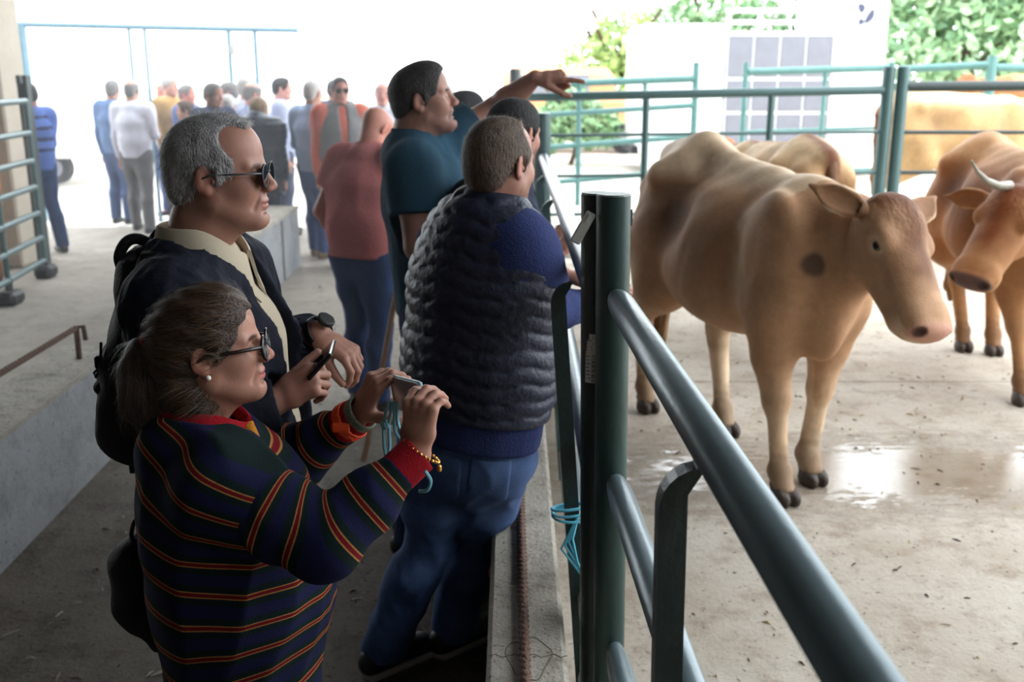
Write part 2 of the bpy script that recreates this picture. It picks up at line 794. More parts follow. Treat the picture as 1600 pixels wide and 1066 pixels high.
rl = empty('rebar_rail', (-2.1, 4.7, .5), 'rusty twisted iron rail on a short stub post on the low left wall', 'railing')
p_end = at(119, 513, 4.7)
rebar([(-1.98, 2.2, p_end[2] + .0), (-2.05, 3.5, p_end[2]), tuple(p_end)], .013, 'rail', rl, pitch=.03)
MB().tube([p_end + V3(.0, 0, 0), (p_end[0] + .0, 4.7, .49)], .014, 8).build('stub_post', M_RUST, rl)
MB().tube([p_end, p_end + V3(.03, .01, .008), p_end + V3(.035, .01, -.06)], .012, 8).build('hook_end', M_RUST, rl)
MB().tube([(-1.98, 2.6, p_end[2]), (-1.98, 2.6, .49)], .014, 8).build('stub_post', M_RUST, rl)

# shed: roof over aisle and pen, closed behind and on the left rear
RZ = 4.6
M_SHEDWALL = concrete('shed_wall', srgb(84, 82, 78), srgb(74, 72, 68), srgb(60, 56, 52), .4, .3)
struct(MB().box((-3.8, 3.6, RZ), (13.8, 13.6, .2)).build('roof', M_ROOF))
struct(MB().box((-1.6, -3.1, 2.3), (18.2, .25, 4.6)).build('wall_back', M_SHEDWALL))
struct(MB().box((-10.6, 3.2, 2.3), (.25, 12.4, 4.6)).build('wall_side', M_SHEDWALL))
struct(MB().box((7.4, -1.1, 2.3), (.25, 3.8, 4.6)).build('wall_blocker_right', M_SHEDWALL))  # unseen wall added to keep light off camera-facing surfaces
struct(MB().box((-4.93, 10.0, 2.4), (.42, .5, 4.8), bev=.02).build('column', M_COL))
for i in range(6):
    struct(MB().box((-3.8, -2 + i * 2.4, RZ - .22), (13.8, .16, .28)).build('roof_beam', M_ROOF))

# yard outside
yd = MB()
yd.box((0, 72, -.09), (160, 119, .1))
struct(yd.build('ground', M_OUT))
struct(MB().box((16, 30, .06), (31, 39.2, .2), bev=.01).build('ground', M_OUT))

# ------------------------------------------------------------------ fences


def gate(loc, label, rails, stays, posts, group=None, m=M_GREEN, name='cattle_gate', rail_m=None, pinch=False):
    """rails: list of (A, B, r); stays: list of tubes/boxes; posts: list of (x, y, r, z1)."""
    e = empty(name, loc, label, 'gate', group)
    for a, b, r in rails:
        if pinch:
            a, b = np.array(a), np.array(b)
            d = unit(b - a)
            MB().tube([a - d * .03, a, a + d * .03, a + d * .075, a + d * .13, b], r, 16, rs=[r * .10, r * .45, r * .72, r * .92, r, r]).build('rail', rail_m or m, e, smooth=True)
        else:
            MB().tube([a, b], r, 14).build('rail', rail_m or m, e, smooth='angle')
    for s in stays:
        if s[0] == 'flat':
            _, a, b, w, t = s[:5]
            a, b = np.array(a), np.array(b)
            prof = [(-w / 2, 0), (w / 2, 0)]          # plate with a rounded shoulder that bends in under the rail
            L_ = float(np.linalg.norm(a - b))
            prof += [(w / 2, L_ - .02), (w / 2 + .020, L_ + .012), (w / 2 + .012, L_ + .020)]
            prof += [(-w / 2 + .055 * (1 - math.cos(q)), L_ - .045 + .062 * math.sin(q)) for q in np.linspace(PI / 2.1, 0, 7)]
            d = unit(a - b)
            lat = unit(V3(1, 0, 0) - d * d[0])
            n_ = np.cross(d, lat)
            mb = MB()
            n0 = len(prof)
            v = [b + lat * x_ + d * y_ + n_ * k_ for k_ in (-t / 2, t / 2) for x_, y_ in prof]
            f = [tuple(range(n0)), tuple(range(n0, 2 * n0))[::-1]] + [(i, (i + 1) % n0, n0 + (i + 1) % n0, n0 + i) for i in range(n0)]
            mb.add(v, f)
            mb.build('stay', M_DKGREEN if len(s) < 6 else s[5], e)
        else:
            _, a, b, r = s
            MB().tube([a, b], r, 10).build('stay', m, e, smooth='angle')
    for p in posts:
        x, y, r, z1 = p[:4]
        pm = p[4] if len(p) > 4 else m
        lx = p[5] if len(p) > 5 else 0
        po = MB().tube([(x + lx, y, 0), (x, y, z1)], r, 24).build('post', pm, e, smooth='angle')
        MB().tube([(x, y, z1), (x, y, z1 + .004)], r * .97, 24).build('post_cap', M_CAP, po, smooth='angle')
    return e


LEAN = .062


def bx(x, z, k=LEAN):
    return x + k * (1.33 - z)


# near gate, right under the camera
ra = []
for z in (1.33, .885, .44):
    ra.append(((bx(.236, z, .02), 2.285, z), (bx(.322, z, .02), -.1, z), .0305))
ga = gate((.25, 2.3, 0), 'dark green pipe gate nearest the camera, running out of the lower right corner', ra,
          [('flat', (.219, 1.31, 1.285), (.236, 1.31, .05), .040, .034)],
          [(.2275, 2.3, .039, 1.556, M_POST, .022)], rail_m=M_RAIL, pinch=True)
gb_ = []
for z in (1.33, .86, .41, .16):
    gb_.append(((bx(.194, z, .017), 2.37, z), (bx(.19, z), 6.22, z), .030))
st = []
for y in (2.58, 4.35, 5.4):
    xs_ = .113 if y < 3 else .137
    st.append(('flat', (bx(xs_, 1.285, .075), y, 1.285), (bx(xs_, .03, .075), y, .03), .040, .012, M_GREEN if y > 4 else M_DKGREEN))
gb = gate((.19, 2.42, 0), 'green pipe gate that the spectators lean over, second from the camera', gb_, st,
          [(.193, 2.365, .034, 1.552, M_DKGREEN, .022)], rail_m=M_RAIL)
# bright latch plate, latch hook and paper sticker
lp = at(911, 356, 2.29)
MB().box(lp, (.024, .008, .078), np.array(Matrix.Rotation(.5, 3, 'Y')), bev=.003).box(lp + V3(.012, -.006, .022), (.008, .006, .018), np.array(Matrix.Rotation(.5, 3, 'Y'))).build('latch_plate', M_BRIGHT, gb)
MB().tube([at(980, 330, 2.3), at(986, 328, 2.3), at(986, 350, 2.3), at(980, 356, 2.3)], .004, 6).build('hinge_hook', M_DKGREEN, ga)
# sticker wraps the front of the second post
def sticker(cx, cy, r, z0, z1, a0, a1, parent):
    mb = MB()
    n = 8
    v = []
    for i in range(n + 1):
        t = a0 + (a1 - a0) * i / n
        for z in (z0, z1):
            v.append((cx + r * math.cos(t), cy + r * math.sin(t), z))
    mb.add(v, [(2 * i, 2 * i + 2, 2 * i + 3, 2 * i + 1) for i in range(n)])
    return mb.build('sticker', M_LABEL, parent)
zc = at(927, 560, 2.33)[2]
sx = .2002
stk = sticker(sx, 2.365, .0352, zc - .062, zc + .058, -PI * .76, -PI * .50, gb)
mbk = MB()
def on_post(t, z, dt, dz):
    v = []
    for tt in (t, t + dt):
        for zz in (z, z + dz):
            v.append((sx + .0357 * math.cos(tt), 2.365 + .0357 * math.sin(tt), zz))
    mbk.add(v, [(0, 2, 3, 1)])
for i in range(16):     # barcode: short bars stacked up the lower half of the label
    on_post(-PI * .61, zc - .058 + i * .0042, .26, random.choice((.0012, .002, .0026)))
for i in range(5):      # rows of small print
    on_post(-PI * .74, zc + .018 + i * .0075, random.uniform(.35, .62), .0026)
for i in range(7):
    on_post(-PI * .74, zc - .052 + i * .009, random.uniform(.2, .36), .0022)
mbk.build('barcode_print', M_INK, stk)

gc = []
for z in (1.36, .95, .55, .18):
    gc.append(((bx(.185, z, .02), 6.42, z), (bx(.04, z, .02), 10.02, z + .16), .03))
gate((.18, 6.35, 0), 'green pipe gate third from the camera, ending at the far pen corner', gc,
     [('tube', (.14, 7.6, 1.4), (.15, 7.6, .1), .02), ('tube', (.1, 8.8, 1.45), (.11, 8.8, .1), .02)],
     [(.182, 6.33, .052, 1.586, M_GREEN, .01), (.03, 10.12, .055, 1.86, M_DKGREEN)])

# far side of the pen
rd = [((.06, 10.1, 1.60), (3.56, 10.1, 1.668), .044)]
for z0, z1 in ((1.235, 1.275), (.845, .885), (.47, .50), (.12, .14)):
    rd.append(((.06, 10.1, z0), (3.56, 10.1, z1), .017))
gate((.06, 10.1, 0), 'long dark green gate across the far side of the pen behind the big cow', rd,
     [('tube', (1.29, 10.1, 1.58), (1.29, 10.1, .1), .034), ('tube', (2.49, 10.1, 1.62), (2.49, 10.1, .1), .034)],
     [(3.60, 10.1, .060, 1.88, M_GREEN)])
re_ = [((3.78, 10.1, 1.70), (8.4, 10.1, 1.73), .05)]
for z in (1.27, .885, .5, .14):
    re_.append(((3.78, 10.1, z), (8.4, 10.1, z), .02))
gate((3.75, 10.1, 0), 'dark green gate at the far right in front of the pale standing cow', re_, [],
     [(3.735, 10.1, .060, 1.88, M_GREEN)], m=M_DKGREEN)
# green fence beyond, in the yard, coloured paler for glare
YS = .16


def far_gate(A, B, zs, stays, posts, label):
    rails = [((A[0], A[1], z), (B[0], B[1], z + dz), r) for z, dz, r in zs]
    return gate((A[0], A[1], YS), label, rails, stays, posts, m=M_GREEN_GLARE)


def pst(x, y, r, z):
    return (x, y, r, z, M_GREEN_GLARE)


far_gate((.35, 13), (2.24, 13.0), ((1.69, .07, .045), (1.32, .12, .035), (.92, .14, .035), (.48, .16, .035)),
         [('tube', (.83, 13, 1.7), (.83, 13, .2), .035), ('tube', (1.64, 13, 1.75), (1.64, 13, .2), .03)],
         [pst(2.26, 13, .04, 1.95)], 'green yard gate coloured pale for glare behind the pointing hand')
far_gate((2.9, 13), (4.62, 13.0), ((1.84, .05, .045), (1.12, .05, .022), (.62, .03, .03)),
         [('tube', (3.85, 13, 1.86), (3.85, 13, .2), .03)], [pst(2.87, 13, .035, 1.95), pst(4.66, 13, .04, 1.95)],
         'green yard gate coloured pale for glare in front of the white cattle truck')
far_gate((4.75, 13), (5.68, 12.6), ((1.87, .05, .045), (1.2, .03, .03), (.7, .03, .03)), [], [pst(5.7, 12.6, .06, 2.02)],
         'short green yard gate coloured pale for glare below the trees')
far_gate((5.75, 12.6), (8.5, 12.7), ((1.89, .0, .045), (1.2, .0, .03), (.7, .0, .03)), [], [pst(8.5, 12.7, .06, 2.02)],
         'green yard gate coloured pale for glare furthest to the right')

# left gate with seven thin rails, wheeled foot
P0, P1 = V3(-4.22, 9.12, 0), V3(-4.02, 7.6, 0)
rails = [(P0 + V3(0, 0, z), P1 + V3(0, 0, z), .026) for z in (1.59, 1.32, 1.08, .85, .62, .40, .19)]
gi = gate(P0, 'green seven-rail gate at the left edge with a black square post', rails,
          [('tube', P0 + (P1 - P0) * .62 + V3(0, 0, 1.56), P0 + (P1 - P0) * .62 + V3(0, 0, .17), .022),
           ('tube', P0 + V3(0, 0, 1.61), P0 + V3(0, 0, .17), .026)], [])
MB().box((-4.31, 9.32, .92), (.09, .09, 1.64), bev=.006).box((-4.34, 9.32, 1.77), (.03, .09, .07)).box((-4.28, 9.32, 1.77), (.03, .09, .07)).build('square_post', M_DKGREEN, gi)
MB().box((-4.29, 9.28, .06), (.16, .2, .12), bev=.03).build('post_foot', M_BLACK, gi)
MB().box((-4.09, 8.15, .055), (.18, .22, .11), bev=.03).build('post_foot', M_BLACK, gi)
MB().tube([(-4.09, 8.15, .05), (-4.1, 8.2, .2)], .03, 8).build('post_foot', M_BLACK, gi)

# tall door frame at the mouth of the shed
fr = empty('gate_frame', (-4.6, 13, 0), 'tall pale blue steel frame standing across the bright shed mouth', 'frame')
MB().tube([(-6.05, 13, 2.40), (-3.45, 13, 2.345), (-2.6, 13, 2.33)], .035, 10).build('top_bar', M_BLUEPAINT, fr)
for x, r in ((-5.98, .07), (-4.66, .022), (-4.47, .022), (-3.45, .028), (-3.13, .028)):
    MB().tube([(x, 13, 0), (x, 13, 2.38 if x < -4 else 2.345)], r, 10).build('upright', M_BLUEPAINT, fr)
MB().box((-3.42, 13.0, 2.1), (.07, .06, .12), bev=.01).build('hinge', M_BRIGHT, fr)

# cyan twine knotted on the second gate
M_TWINE = mat('cyan_twine', srgb(96, 190, 216), .6)
tw = MB()
x0 = bx(.113, .72, .075)
for k, z in enumerate((.655, .668, .68)):
    loop = [(bx(.101, z, .075) + .052 * math.cos(t) + .01, 2.58 + .03 * math.sin(t), z + .008 * math.sin(t + k)) for t in np.linspace(0, 2 * PI, 16)]
    tw.tube(loop, .004, 6)
for k in range(4):
    tw.tube([(x0 + .02, 2.56, .66), (x0 + .005 - .01 * k, 2.55, .6 - .01 * k), (x0 + .02 + .01 * k, 2.54, .53 - .02 * k)], .0035, 5)
tw.tube([(x0 + .03, 2.56, .66), (x0 + .12, 2.54, .70), (x0 + .17, 2.52, .66)], .004, 5)
tag(tw.build('baler_twine', M_TWINE, smooth=True), 'cyan baler twine tied round the flat bar of the second gate', 'twine')

# ------------------------------------------------------------------ yard: trucks, trees
def wheel(c, r, w, parent):
    t = MB().tube([(c[0], c[1] - w / 2, c[2]), (c[0], c[1] + w / 2, c[2])], r, 20).build('wheel', M_TYRE, parent, smooth='angle')
    MB().tube([(c[0], c[1] - w / 2 - .01, c[2]), (c[0], c[1], c[2])], r * .55, 16).build('wheel_rim', M_ALU, t, smooth='angle')


G0 = .16
tk = empty('cattle_truck', (4.2, 18, G0), 'white cattle truck with grey panelled side parked beyond the pen', 'truck')
MB().box((2.78, 18.4, 1.55), (1.34, 2.4, 2.1), bev=.05).build('cab', M_WHITE, tk)
MB().box((5.62, 18.4, 1.95), (.86, 2.4, 2.9), bev=.04).build('front_panel', M_WHITE, tk)
MB().box((4.33, 18.4, 1.48), (1.70, 2.3, 2.0), bev=.02).build('bed', M_WHITE, tk)
for i in range(4):
    for j, (z0, z1) in enumerate(((.62, 1.18), (1.22, 1.72), (1.76, 2.42))):
        xa = 3.50 + i * .425
        MB().box((xa + .205, 17.235, (z0 + z1) / 2), (.39, .03, z1 - z0 - .02), bev=.008).build('side_panel', M_ALU, tk)
for a, b in (((3.45, 17.3, 2.8), (5.2, 17.3, 2.8)), ((3.45, 17.3, 2.62), (4.7, 17.3, 2.62)), ((4.0, 17.3, 2.45), (4.0, 17.3, 2.8)), ((5.15, 17.3, 2.45), (5.15, 17.3, 2.8)),
             ((3.5, 17.3, 2.5), (3.5, 17.3, 2.8)), ((4.8, 17.3, 2.5), (5.25, 17.3, 2.66)), ((4.8, 17.3, 2.42), (5.25, 17.3, 2.58))):
    MB().tube([a, b], .035, 8).build('top_rail', M_WHITE, tk)
lg = MB()      # three dark leaf-shaped marks on the white panel
for (px, py, w, h, rot) in ((1347, 12, .055, .075, .4), (1360, 26, .055, .12, -.5), (1346, 34, .05, .05, 0)):
    c = at(px, py, 17.185)
    v = [(c[0], 17.185, c[2])]
    for t in np.linspace(0, 2 * PI, 13)[:-1]:
        x, z = w * math.cos(t), h * math.sin(t) * (1 - .35 * math.cos(t))
        v.append((c[0] + x * math.cos(rot) - z * math.sin(rot), 17.185, c[2] + x * math.sin(rot) + z * math.cos(rot)))
    lg.add(v, [(0, 1 + i, 1 + (i + 1) % 12) for i in range(12)])
lg.build('emblem', mat('emblem_grey', srgb(70, 74, 96), .6), tk)
for x in (2.8, 5.5):
    wheel((x, 17.5, .46 + .16), .46, .28, tk)
MB().box((4.1, 17.24, .42), (3.9, .05, .42), bev=.01).build('glare_skirt', M_WHITE, tk)  # white strip added over the wheels, in place of the glare hiding them
MB().box((4.0, 18.4, .58), (4.0, 2.0, .12)).build('chassis', M_TYRE, tk)

vn = empty('van', (-8.0, 17.6, 0), 'white van parked in the glare beyond the left gate', 'van')
MB().box((-8.3, 18.2, 1.02), (2.3, 1.9, 1.15), bev=.06).build('body', M_WHITE, vn)
MB().box((-8.6, 18.2, 1.75), (1.6, 1.7, .45), bev=.12).build('cabin', M_WHITE, vn)
MB().box((-8.6, 17.33, 1.75), (1.3, .02, .26), bev=.005).build('side_window', M_ALU, vn)
for x in (-9.1, -7.75):
    wheel((x, 17.6, .27), .27, .2, vn)

cr_ = empty('car', (1.4, 22.5, .16), 'pale orange van parked behind the round bush', 'car')
M_PEACH = mat('orange_car_paint', srgb(216, 150, 104), .4)
MB().box((1.3, 23, .95), (3.6, 1.7, .80), bev=.12).build('body', M_PEACH, cr_)
MB().box((1.0, 23, 1.6), (2.4, 1.5, .70), bev=.2).build('cabin', M_PEACH, cr_)
for xw in (.35, 1.25):
    MB().box((xw, 22.24, 1.62), (.75, .03, .36), bev=.01).build('side_window', M_ALU, cr_)
for xw in (.2, 2.4):
    wheel((xw, 22.25, .48), .32, .22, cr_)

M_BARK = mat('bark', srgb(92, 76, 60), .9, noise=.4, nscale=12, bump=.6, bscale=30)


def tree(loc, h, crown, n, leaf, cols, label, seed, trunk_r=.18):
    rg = np.random.default_rng(seed)
    e = empty('tree', loc, label, 'tree', 'trees beyond the yard')
    tb = MB()
    pts = [(loc[0] + .1 * math.sin(i), loc[1], loc[2] + h * .75 * i / 5) for i in range(6)]
    tb.tube(pts, trunk_r, 8, rs=[trunk_r * (1 - .13 * i) for i in range(6)])
    for k in range(6):
        a = rg.uniform(0, 2 * PI)
        b0 = np.array(pts[2 + k % 3])
        tb.tube([b0, b0 + V3(math.cos(a) * .5, math.sin(a) * .5, .5) * h * .3, b0 + V3(math.cos(a), math.sin(a), 1.2) * h * .28], .05, 6)
    tb.build('trunk', M_BARK, e)
    cl = []
    for (cx, cy, cz, r) in crown:
        m = max(10, int(n * r * r / sum(q[3] ** 2 for q in crown)))
        d = rg.normal(size=(m, 3))
        d /= np.linalg.norm(d, axis=1)[:, None]
        p = d * (r * rg.uniform(.55, 1.05, size=(m, 1)) ** .7) * (1, 1, .85)
        cl.append(p + (loc[0] + cx, loc[1] + cy, loc[2] + cz))
    P = np.concatenate(cl)
    m = len(P)
    a = rg.normal(size=(m, 3))
    a /= np.linalg.norm(a, axis=1)[:, None]
    b = np.cross(a, rg.normal(size=(m, 3)))
    b /= np.linalg.norm(b, axis=1)[:, None]
    s = leaf * rg.uniform(.6, 1.3, size=(m, 1))
    V = np.stack([P - a * s, P + b * s * .45, P + a * s, P - b * s * .45], 1).reshape(-1, 3)
    F = np.arange(4 * m).reshape(-1, 4)
    c = np.array(cols)[rg.integers(0, len(cols), m)] * rg.uniform(.75, 1.2, size=(m, 1))
    ob = quadmesh('foliage', (V, F), mat('leaf', (1, 1, 1), .6, attr='Col', noise=.1, nscale=3), e, col=np.repeat(c, 4, 0), smooth=False)
    ob['kind'] = 'stuff'
    return e


GR = [srgb(140, 178, 130), srgb(160, 192, 146), srgb(124, 160, 122), srgb(174, 202, 156)]
YG = [srgb(170, 196, 122), srgb(184, 208, 134), srgb(150, 180, 114)]
tree((10.2, 24, G0), 5.5, [(0, 0, 3.6, 1.7), (-1.5, .3, 3.0, 1.3), (1.7, .2, 3.2, 1.6), (.3, -.2, 2.2, 1.5), (-1.4, -.3, 1.9, 1.0), (.8, .2, 4.6, 1.3)], 5200, .17, GR, 'leafy green tree to the right of the white truck', 1)
tree((14.6, 27, G0), 5.5, [(0, 0, 3.4, 1.9), (-1.4, .3, 2.6, 1.5), (1.5, .2, 3.4, 1.7), (0, -.2, 1.9, 1.6), (.3, 0, 4.8, 1.3)], 4600, .18, GR, 'broad green tree at the far right beyond the yard gates', 2)
tree((9.4, 30, G0), 5.0, [(0, 0, 3.2, 1.5), (-.5, .2, 2.2, 1.3), (.5, 0, 4.2, 1.1)], 2400, .18, [srgb(70, 100, 62), srgb(86, 116, 72)], 'darker tree just behind the truck edge', 3)
tree((2.75, 26, G0), 3.4, [(0, 0, 2.4, .9), (.7, 0, 1.9, .7), (-.8, 0, 1.8, .8), (.2, 0, 1.3, .9)], 1800, .15, YG, 'pale yellow-green young tree behind the pointing hand', 4, .1)
tree((1.1, 19.5, G0), 1.6, [(0, 0, .95, .55), (.45, 0, .7, .5), (-.5, 0, .6, .45)], 1200, .11, GR, 'round green bush beyond the yard gate', 5, .05)
tree((5.9, 31, G0), 4.2, [(0, 0, 3.2, 1.2), (-1.2, 0, 2.9, .9), (1.2, 0, 3.0, .9)], 1800, .16, GR, 'tree seen over the bed of the white truck', 6)

# straw and grit on the floors
def litter(name, n, x0, x1, y0, y1, cols, label, lmax=.05, seed=3):
    rg = np.random.default_rng(seed)
    P = np.stack([rg.uniform(x0, x1, n), rg.uniform(y0, y1, n), np.full(n, .002)], 1)
    a = rg.uniform(0, 2 * PI, n)
    l = rg.uniform(.004, lmax, n) * rg.uniform(.2, 1, n)
    w = np.minimum(rg.uniform(.0012, .004, n), l)
    hgt = rg.uniform(.002, .008, n)
    d = np.stack([np.cos(a), np.sin(a), np.zeros(n)], 1)
    s = np.stack([-np.sin(a), np.cos(a), np.zeros(n)], 1)
    up = np.array([0, 0, 1.0])
    A = P - d * l[:, None] - s * w[:, None]
    B = P + d * l[:, None] - s * w[:, None]
    Cc = P + d * l[:, None] + s * w[:, None]
    D = P - d * l[:, None] + s * w[:, None]
    T = P + up * hgt[:, None]
    V = np.stack([A, B, Cc, D, T], 1).reshape(-1, 3)
    b = np.arange(n)[:, None] * 5
    F = np.concatenate([b + np.array([[0, 1, 4]]), b + np.array([[1, 2, 4]]), b + np.array([[2, 3, 4]]), b + np.array([[3, 0, 4]])])
    c = np.array(cols)[rg.integers(0, len(cols), n)]
    ob = quadmesh(name, (V, F), mat('litter', (1, 1, 1), .9, attr='Col'), None, col=np.repeat(c, 5, 0), smooth=False)
    ob['kind'] = 'stuff'
    ob['label'] = label
    ob['category'] = 'litter'
    return ob


litter('straw_litter', 900, .3, 4.2, 1.2, 9, [srgb(150, 124, 84), srgb(92, 70, 50), srgb(60, 46, 36), srgb(176, 156, 116)], 'bits of straw and dung crumbs scattered on the pen floor', .03)
litter('aisle_litter', 900, -1.75, -.1, 1.2, 9, [srgb(120, 108, 90), srgb(66, 58, 50), srgb(170, 164, 150)], 'grit and straw scattered on the aisle floor', .04, 5)

# thin scattering volume added in the shed to imitate lens glare
if GLARE_HAZE:
    hz = MB().box((-4.9, 8.0, 2.25), (10.1, 10.2, 4.4))
    m = bpy.data.materials.new('glare_haze')
    m.use_nodes = True
    nt = m.node_tree
    nt.nodes.remove(nt.nodes['Principled BSDF'])
    vsn = nt.nodes.new('ShaderNodeVolumeScatter')
    vsn.inputs['Color'].default_value = (.93, .96, 1, 1)
    vsn.inputs['Density'].default_value = GLARE_HAZE
    vsn.inputs['Anisotropy'].default_value = .55
    nt.links.new(vsn.outputs[0], nt.nodes['Material Output'].inputs['Volume'])
    o = hz.build('glare_haze', m)
    o['kind'] = 'stuff'
    o['label'] = 'thin bright veil added in the shed to stand in for lens glare'
    o['category'] = 'glare_haze'

# ------------------------------------------------------------------ people: heads, hands, bodies
SKIN = srgb(186, 134, 108)


def skin_mat():
    return mat('skin', (1, 1, 1), .5, attr='Col', noise=.12, nscale=50, bump=.045, bscale=260, spec=.35)


def head_sdf(p):
    """Head in its own frame: X forward, Y left, Z up, 0.235 m from chin to crown."""
    s = Sdf()
    nose = p.get('nose', 1.15)
    jaw = p.get('jaw', 1.0)
    fat = p.get('fat', 0.0)
    s.add(ell((-.014, 0, .036), (.100, .077, .088)))
    s.add(ell((.030, 0, .052), (.058, .060, .060)), .03)                 # forehead
    s.add(ell((.028, 0, -.030), (.060, .060 + fat * .6, .082)), .03)      # face
    for y in (-1, 1):
        s.add(cone((-.005, y * .048, -.055), (.066, y * .014, -.094), .026 + fat * .5, .018 * jaw), .03)
        s.add(ell((.052, y * .040, -.024), (.030, .022 + fat * .3, .026)), .025)    # cheek
    s.add(ell((.073, 0, -.096), (.021 * jaw, .024, .018)), .02)           # chin
    s.add(ell((.072, 0, -.055), (.021, .031, .027)), .018)                # muzzle
    for y in (-1, 1):
        s.add(cone((.080, y * .008, .021), (.070, y * .046, .021), .010, .009), .014)   # brow
        s.sub(ell((.095, y * .033, .001), (.017, .021, .014)), .014)
        s.add(ell((.0745, y * .032, .002), (.0125, .0135, .0120)), .003)   # eyeball and lids
        s.add(cone((.085, y * .022, .0025), (.076, y * .044, .001), .0028, .0022), .003)
    n = nose
    s.add(cone((.085, 0, .022), (.087 + .018 * n, 0, -.022), .0080, .0092), .014)
    s.add(ell((.0865 + .018 * n, 0, -.0275), (.0118, .0115, .0095)), .010)
    for y in (-1, 1):
        s.add(ell((.091 + .008 * n, y * .0125, -.0305), (.0120, .0075, .0085)), .006)
        s.sub(ell((.099 + .008 * n, y * .0062, -.0385), (.006, .0036, .004)), .002)
    lips = p.get('lips', 1.0)
    s.add(ell((.0895, 0, -.0565), (.0085, .0245, .0058 * lips)), .005)
    s.add(ell((.0875, 0, -.0685), (.0088, .0210, .0068 * lips)), .005)
    if p.get('open'):
        s.sub(ell((.092, 0, -.0630), (.018, .026, .0105)), .002)
    else:
        s.sub(ell((.100, 0, -.0628), (.015, .026, .0017)), .002)
    s.sub(ell((.086, 0, -.0805), (.006, .020, .005)), .008)
    for y in (-1, 1):
        s.sub(cone((.088, y * .024, -.034), (.074, y * .039, -.070), .0022, .0026), .009)
    if p.get('smile'):
        for y in (-1, 1):
            s.sub(cone((.090, y * .026, -.045), (.078, y * .036, -.064), .0025, .0025), .008)
    # neck
    nk = p.get('neck', ((-.028, 0, -.075), (-.040, 0, -.205)))
    nr = p.get('neck_r', .055)
    s.add(cone((-.022, 0, -.03), nk[0], .055, nr), .03)
    s.add(cone(nk[0], nk[1], nr, nr * 1.08), .03)
    s.add(cone((.040, 0, -.085), np.array(nk[1]) + (.035, 0, .035), .020 + fat * .4, .03), .035)
    # ears
    for y in (-1, 1):
        R = np.array(Matrix.Rotation(.22, 3, 'Y')) @ np.array(Matrix.Rotation(-y * .35, 3, 'Z'))
        s.add(ell((-.016, y * .079, .0), (.0185, .0065, .031), R), .006)
        s.add(ell((-.012, y * .077, -.024), (.010, .0065, .011), R), .005)
        s.sub(ell((-.008, y * .0865, .001), (.0095, .006, .018), R), .004)
        s.add(cone((-.023, y * .0835, -.010), (-.024, y * .085, .017), .0030, .0030), .003)
        s.add(ell((.003, y * .0765, -.006), (.004, .005, .007)), .003)
    return s


def head_colour(v, p):
    col = np.tile(np.array(p.get('skin', SKIN)), (len(v), 1))
    x, y, z = v[:, 0], v[:, 1], v[:, 2]
    ay = np.abs(y)

    def blend(m, c, a=1.0):
        m = np.clip(m, 0, 1)[:, None] * a
        col[:] = col * (1 - m) + np.array(c) * m
    sk = np.array(p.get('skin', SKIN))
    red = sk * (1.02, .74, .70)
    blend(1 - np.sqrt(((x - .06) / .03) ** 2 + ((ay - .045) / .022) ** 2 + ((z + .028) / .024) ** 2), red, .55)
    blend(1.3 - np.sqrt(((x - .113) / .02) ** 2 + (y / .018) ** 2 + ((z + .03) / .016) ** 2), red, .5)
    blend((ay > .074) * (np.abs(x + .014) < .04) * (np.abs(z + .004) < .045) * 1.0, red, .45)
    lipc = p.get('lipc', tuple(sk * (.82, .50, .48)))
    lm = 1.6 - np.sqrt(((x - .089) / .014) ** 2 + (y / .024) ** 2 + ((z + .0625) / .0095) ** 2) * 1.2
    blend(lm * 2, lipc, .85)
    hc = np.array(p.get('hairc', srgb(60, 48, 40)))
    browm = (1 - np.sqrt(((ay - .030) / .021) ** 2 + ((z - .0215 + .10 * (ay - .03) ** 2 * 10) / .0055) ** 2)) * (x > .055)
    blend(browm * 4, np.array(p.get('browc', hc)) * .8, p.get('brow', .8))
    # eyes: dark iris with white rim
    em = 1 - np.sqrt(((ay - .032) / .0095) ** 2 + ((z - .001) / .0042) ** 2)
    blend((em * 6) * (x > .072), srgb(206, 198, 190), .9)
    im = 1 - np.sqrt(((ay - .033) / .0045) ** 2 + ((z - .001) / .0045) ** 2)
    blend((im * 6) * (x > .072), srgb(40, 28, 22))
    if p.get('beard', 0):
        bm = np.clip((-.035 - z) / .02, 0, 1) * np.clip((.0 + x) / .02, 0, 1) * (z > -.125)
        bm *= 1 - np.clip(1.5 - np.sqrt(((x - .094) / .016) ** 2 + (y / .022) ** 2 + ((z + .0625) / .009) ** 2), 0, 1)
        sd = np.clip((.0 - z) / .02, 0, 1) * (np.abs(x - .006) < .016)
        blend(np.maximum(bm, sd), p.get('beardc', tuple(hc)), p['beard'])
    if p.get('scalp', 0):
        sm = np.clip((z - .03 + .9 * (x + .02)* -1 * .4) / .03, 0, 1) * (x < .055)
        blend(sm, hc, p['scalp'])
    return col


